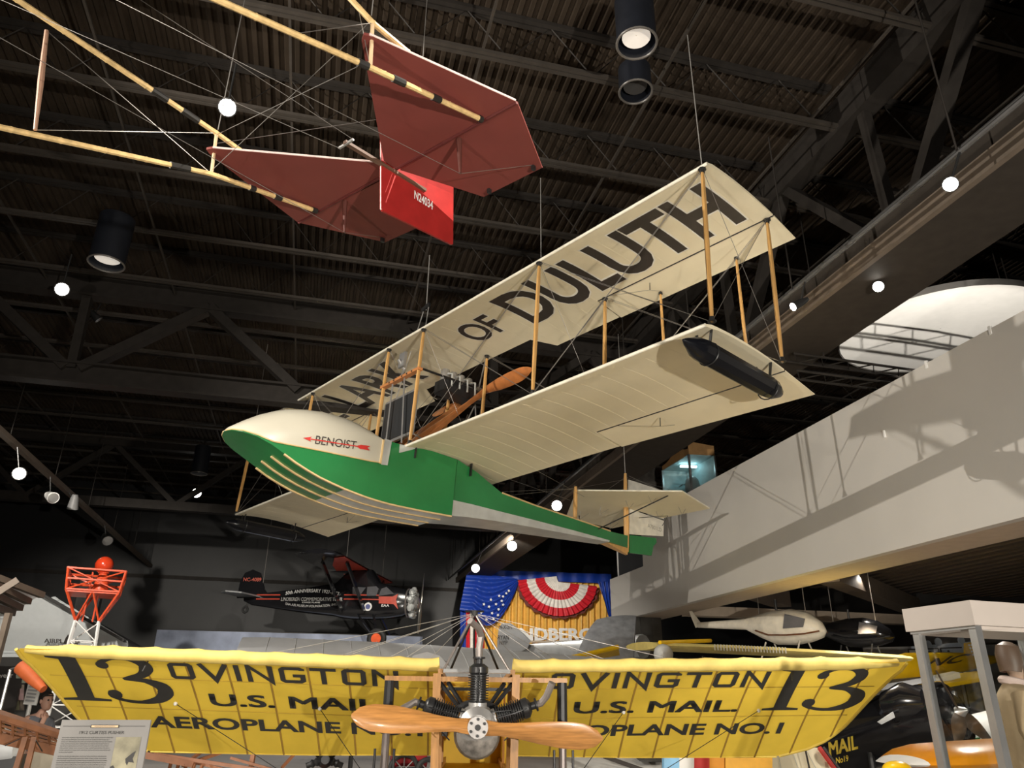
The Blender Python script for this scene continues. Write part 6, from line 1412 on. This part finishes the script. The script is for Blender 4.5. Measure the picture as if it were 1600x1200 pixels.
a, b = dp(46, 1062, 12), dp(66, 1064, 12); h = AZ * .36
mb = MB(); mb.plate([a, b, b - h, a - h], AU * .04); tb = TBd.part('board', mb, M_white, world=True)
for k in range(6):
    mb = MB(); p = a + (b - a) * .12 - h * (.1 + k * .14) - AU * .03; mb.plate([p, p + (b - a) * .7, p + (b - a) * .7 - h * .07, p - h * .07], AU * .005); TBd.part('text_row', mb, mat('row_grey', (.45, .45, .46), .6), tb, world=True)
mb = MB(); p = (a + b) / 2 - h; mb.path([p, (p[0], p[1], 0)], .03, 6); TBd.part('post', mb, M_white, world=True)
# ------------------------------------------------------------------ visitor at the left, chin on hand
def skin_mesh(name, chains, sub=2):
    """one continuous skinned body: chains = list of (points, radii, parent index or None); vertices shared by 'join' indices"""
    V, E, Rr = [], [], []
    for pts, rad, join in chains:
        prev = join
        for p, r in zip(pts, rad):
            V.append(tuple(p)); Rr.append(r)
            if prev is not None: E.append((prev, len(V) - 1))
            prev = len(V) - 1
    me = bpy.data.meshes.new(name); me.from_pydata(V, E, []); o = bpy.data.objects.new(name, me); COL.objects.link(o)
    o.modifiers.new('s', 'SKIN'); sv = me.skin_vertices[0].data
    for i, r in enumerate(Rr):
        rr_ = r if hasattr(r, '__len__') else (r, r); sv[i].radius = rr_
        sv[i].use_root = False
    for pts_i, (pts, rad, join) in zip(np.cumsum([0] + [len(c[0]) for c in chains[:-1]]), chains):
        if join is None: sv[int(pts_i)].use_root = True
    s = o.modifiers.new('d', 'SUBSURF'); s.levels = sub
    dg = bpy.context.evaluated_depsgraph_get(); m2 = bpy.data.meshes.new_from_object(o.evaluated_get(dg)); bpy.data.objects.remove(o); bpy.data.meshes.remove(me)
    m2.polygons.foreach_set('use_smooth', [True] * len(m2.polygons)); m2.name = name; return m2
pf = dp(40, 1200, 10.4) * (1, 1, 0)
PE = Thing('person', 'person in a grey t-shirt and jeans with a hand raised to the chin', 'person', pf)
fwd = nrm(AV * .75 - AU * .66); sdv = np.cross(AZ, fwd)       # faces right and a little towards us; sdv = the person's left
def pp(f, s, z): return np.array((fwd * f + sdv * s + AZ * z))
def pmesh(nm, chains, m, par=None, sub=2, label=None):
    me = skin_mesh(nm, chains, sub); me.materials.append(m); o = bpy.data.objects.new(nm, me); COL.objects.link(o); o.parent = par or PE.o
    if label: o['label'] = label
    return o
# body: pelvis root, spine, neck, head; arms with bent right forearm; legs
ch = [([pp(-.06, 0, .93), pp(-.02, 0, 1.08), pp(.02, 0, 1.25), pp(.04, 0, 1.38), pp(.07, 0, 1.46), pp(.09, 0, 1.53)], [(.15, .12), (.14, .11), (.155, .12), (.13, .1), (.056, .056), (.055, .055)], None)]
body = list(ch)
def add_limb(lst, pts, rad, join): lst.append((pts, rad, join)); return sum(len(c[0]) for c in lst) - 1
rs = add_limb(body, [pp(.03, -.17, 1.38), pp(.10, -.25, 1.18), pp(.18, -.24, 1.10), pp(.28, -.12, 1.28), pp(.27, -.07, 1.40)], [.06, .052, .046, .04, .03], 3)
ls = add_limb(body, [pp(.02, .17, 1.38), pp(.02, .25, 1.14), pp(.12, .2, .98), pp(.26, .02, .98), pp(.30, -.06, 1.0)], [.06, .05, .043, .036, .028], 3)
for s in (-1, 1):
    add_limb(body, [pp(-.05, s * .1, .86), pp(0, s * .11, .48), pp(-.02, s * .12, .1), pp(.05, s * .13, .05), pp(.16, s * .14, .03)], [.095, .062, .045, .045, .035], 0)
# five fingers on each hand, rooted in the wrist end
for tip, base, dirv in ((rs, pp(.27, -.07, 1.40), pp(-.03, .04, .05)), (ls, pp(.30, -.06, 1.0), pp(.03, -.06, .01))):
    dv = nrm(dirv); lat_ = nrm(np.cross(dv, fwd + AZ * .2)); nn = np.cross(dv, lat_)
    for k, Lf in enumerate((.075, .085, .08, .062)):
        o0 = base + lat_ * (k - 1.5) * .019; add_limb(body, [o0 + dv * .045, o0 + dv * (.045 + Lf * .5), o0 + dv * (.045 + Lf * .85) + nn * .022], [.011, .009, .008], tip)
    add_limb(body, [base + lat_ * -.04 + dv * .01 + nn * .015, base + lat_ * -.055 + dv * .05 + nn * .02], [.012, .009], tip)
BD = pmesh('body', body, M_skin)
# head
hc = pp(.115, 0, 1.63)
def hq(f, s, z): return hc + fwd * f + sdv * s + AZ * z
mb = MB(); mb.loft([[hq(cf + rf * math.cos(a), r_s * math.sin(a), z) for a in np.linspace(0, 2 * math.pi, 21)[:-1]] for z, cf, rf, r_s in ((-.13, .02, .03, .03), (-.115, .035, .05, .045), (-.08, .025, .075, .06), (-.03, .01, .092, .07), (.03, 0, .097, .075), (.08, -.005, .085, .066), (.115, -.01, .045, .04))]); HD_ = PE.part('head', mb, M_skin)
mb = MB(); mb.loft([[hq(x, s * w_, z) for s in (-1, 1)] + [hq(x + .02 * (1 if z < .01 else .2), 0, z)] for x, w_, z in ((.095, .008, .02), (.10, .014, -.02), (.096, .018, -.036), (.085, .012, -.045))]); PE.part('nose', mb, M_skin, HD_)
for s in (-1, 1):
    mb = MB(); mb.ball(hq(.088, s * .032, .008), .012, 10, 8); PE.part('eye', mb, mat('eye_dark', (.05, .04, .04), .2), HD_)
    mb = MB(); mb.ball(hq(-.005, s * .075, -.01), .026, 10, 8, (.8, .5, 1.2)); PE.part('ear', mb, M_skin, HD_)
mb = MB(); mb.bar(hq(.09, -.022, -.068), hq(.09, .022, -.068), .012, .009); PE.part('mouth', mb, mat('lips', (.45, .16, .14), .5), HD_)
mb = MB(); mb.loft([[hq(cf + rf * math.cos(a), r_s * math.sin(a), z + (.05 if math.cos(a) > .45 and z < .03 else 0)) for a in np.linspace(0, 2 * math.pi, 21)[:-1]] for z, cf, rf, r_s in ((-.06, -.04, .065, .072), (.0, -.02, .09, .081), (.06, -.008, .1, .08), (.1, -.01, .075, .062), (.125, -.015, .03, .03))]); PE.part('hair', mb, mat('dark_hair', (.03, .022, .018), .6), HD_)
# clothes over the same joints
sh = [([pp(-.05, 0, .92), pp(-.02, 0, 1.08), pp(.02, 0, 1.25), pp(.04, 0, 1.37), pp(.06, 0, 1.435)], [(.165, .135), (.158, .128), (.172, .138), (.145, .115), (.075, .075)], None)]
add_limb(sh, [pp(.03, -.17, 1.375), pp(.085, -.235, 1.22)], [.078, .07], 3); add_limb(sh, [pp(.02, .17, 1.375), pp(.02, .235, 1.2)], [.078, .07], 3)
pmesh('shirt', sh, mat('shirt_grey', (.17, .18, .21), .85, var=.15), BD, label='grey t-shirt')
tr_ = [([pp(-.06, 0, 1.0), pp(-.06, 0, .9)], [(.165, .13), (.17, .14)], None)]
for s in (-1, 1): add_limb(tr_, [pp(-.05, s * .105, .84), pp(0, s * .112, .48), pp(-.02, s * .12, .09)], [.108, .08, .066], 1)
pmesh('trousers', tr_, mat('jeans', (.22, .24, .28), .85, var=.2), BD, label='faded jeans')
for s in (-1, 1):
    mb = MB(); mb.loft([[pp(f + rf * math.cos(a), s * .13 + .045 * math.sin(a), z) for a in np.linspace(0, 2 * math.pi, 13)[:-1]] for z, f, rf in ((.0, .05, .13), (.04, .05, .125), (.07, .02, .08), (.1, -.02, .05))]); PE.part('shoe', mb, M_fit, BD)
# ------------------------------------------------------------------ visible light fixtures
def spotlight(pos, aim, label, on=True, r=.075, L=.26, drop=None, rail_v=None, body=M_fit, group=None):
    pos = np.array(pos, float)
    if drop is None: drop = max(.05, 7.06 - pos[2])
    t = Thing('track_spotlight', label, 'spotlight', pos + AZ * drop, group=group)
    d = nrm(np.array(aim, float) - pos)
    mb = MB(); mb.lathe([(r * .55, -L), (r * .8, -L * .75), (r * 1.1, -.02), (r * 1.15, 0.01)], pos, d, 14, caps=True); h = t.part('housing', mb, body, world=True)
    mb = MB(); mb.lathe([(r, .012), (r * .6, .02), (.003, .024)], pos, d, 14); t.part('lens', mb, M_lampglow if on else M_stain, h, world=True)
    mb = MB(); uq = pos @ AU; vq = pos @ AV
    if rail_v is not None: tp_ = W(uq, rail_v, 7.04)
    else: tp_ = pos + AZ * drop
    mb.path([pos - d * L * .5, tp_], .014, 6); t.part('yoke', mb, M_fit, world=True)
    return t
v0 = np.array((0, 0, 1.6))
spotlight(W(8.58, -1.82, 9.0), v0, 'lit spotlight on the roof left of the red tail', r=.11, drop=.8)
spotlight(W(14.56, -5.38, 9.0), v0, 'lit spotlight under the left truss chord', r=.12, drop=.8)
spotlight(pv(30, 740, -6.8), v0, 'brightest lit spotlight on the brown left rail', r=.13, rail_v=-7.0)
spotlight(pv(83, 778, -6.8), (0, 10, 1), 'white unlit projector spotlight on the brown left rail', on=False, r=.13, L=.45, body=M_white, rail_v=-7.0)
spotlight(pv(113, 795, -6.8), W(25.5, -7.3, 0), 'small downward spotlight on the brown left rail', r=.13, L=.4, body=mat('lamp_grey', (.2, .2, .2), .5), rail_v=-7.0)
spotlight(pv(168, 845, -6.8), (-8, 20, 2), 'dark spotlight at the far end of the brown left rail', on=False, r=.16, L=.45, rail_v=-7.0)
spotlight(W(30.4, -4.77, 9.0), v0, 'lit spotlight high before the far wall left of the bow', r=.17, drop=.8)
spotlight(pv(1485, 288, 5.85), v0, 'lit spotlight on the girder rail nearest the upper right corner', r=.07, rail_v=6.09)
spotlight(W(7.38, 6.99, 6.92), v0, 'lit spotlight under the boxed girder right of the wing struts', r=.07, drop=.07)
spotlight(pv(1240, 479, 5.85), (-2, 8, 3), 'slim lit spotlight on the girder rail beside the outer struts', r=.055, rail_v=6.09)
spotlight(pv(870, 790, 5.85), v0, 'lit spotlight on the girder rail above the after hull', r=.13, rail_v=6.09)
spotlight(pv(800, 853, 5.85), v0, 'lit spotlight on the girder rail below the after hull', r=.15, rail_v=6.09)
spotlight(pv(743, 888, 5.85), v0, 'farthest lit spotlight on the girder rail by the curtain', r=.15, rail_v=6.09)
pm = hz(1385, 932, 4.3)
spotlight(pm, v0, 'lit spotlight under the mezzanine above the glass case', r=.11, drop=.35)
spotlight(W(16.4, -5.2, 9.3), (0, 20, 0), 'small dark spotlight by the left truss', on=False, r=.08, drop=.5)
def can(pos, label, r=.29, L=.95, tilt=(0, 0, 0), top=ZB + .03, glow=True):
    pos = np.array(pos, float); t = Thing('high_bay_lamp', label, 'lamp', pos + AZ * L); ax = nrm(AZ + np.array(tilt))
    mb = MB(); mb.lathe([(r, 0), (r, L * .98), (r * .3, L)], pos, ax, 28, caps=False); h = t.part('shade', mb, mat('can_navy', (.012, .014, .02), .45), world=True)
    mb = MB(); mb.torus(pos, ax, r, .016, 28, 6); t.part('rim', mb, mat('can_rim', (.12, .11, .1), .4), h, world=True)
    mb = MB(); mb.lathe([(r * .72, .1), (.004, .13)], pos, ax, 24, caps=False); t.part('diffuser', mb, M_canglow if glow else M_charcoal, h, world=True)
    mb = MB(); mb.path([pos + ax * L, np.array((*(pos + ax * L)[:2], top))], .02, 6); t.part('stem', mb, M_steel, world=True)
    return t
can(hz(166, 412, 8.6), 'dark cylindrical high bay lamp above the left truss')
can(hz(995, 68, 9.0), 'dark cylindrical high bay lamp at the top edge', r=.24, L=.7)
can(hz(1005, 122, 9.25) + AU * .25, 'unlit short cylinder lamp beside the top edge lamp', r=.22, L=.4, glow=False)
can(hz(311, 740, 8.6), 'small far high bay lamp left of the bow', r=.26)
can(hz(605, 812, 8.6), 'far high bay lamp glimpsed under the hull', r=.3)
can(hz(1285, 965, 4.35), 'flush round lamp under the mezzanine', r=.2, L=.2, top=4.74)
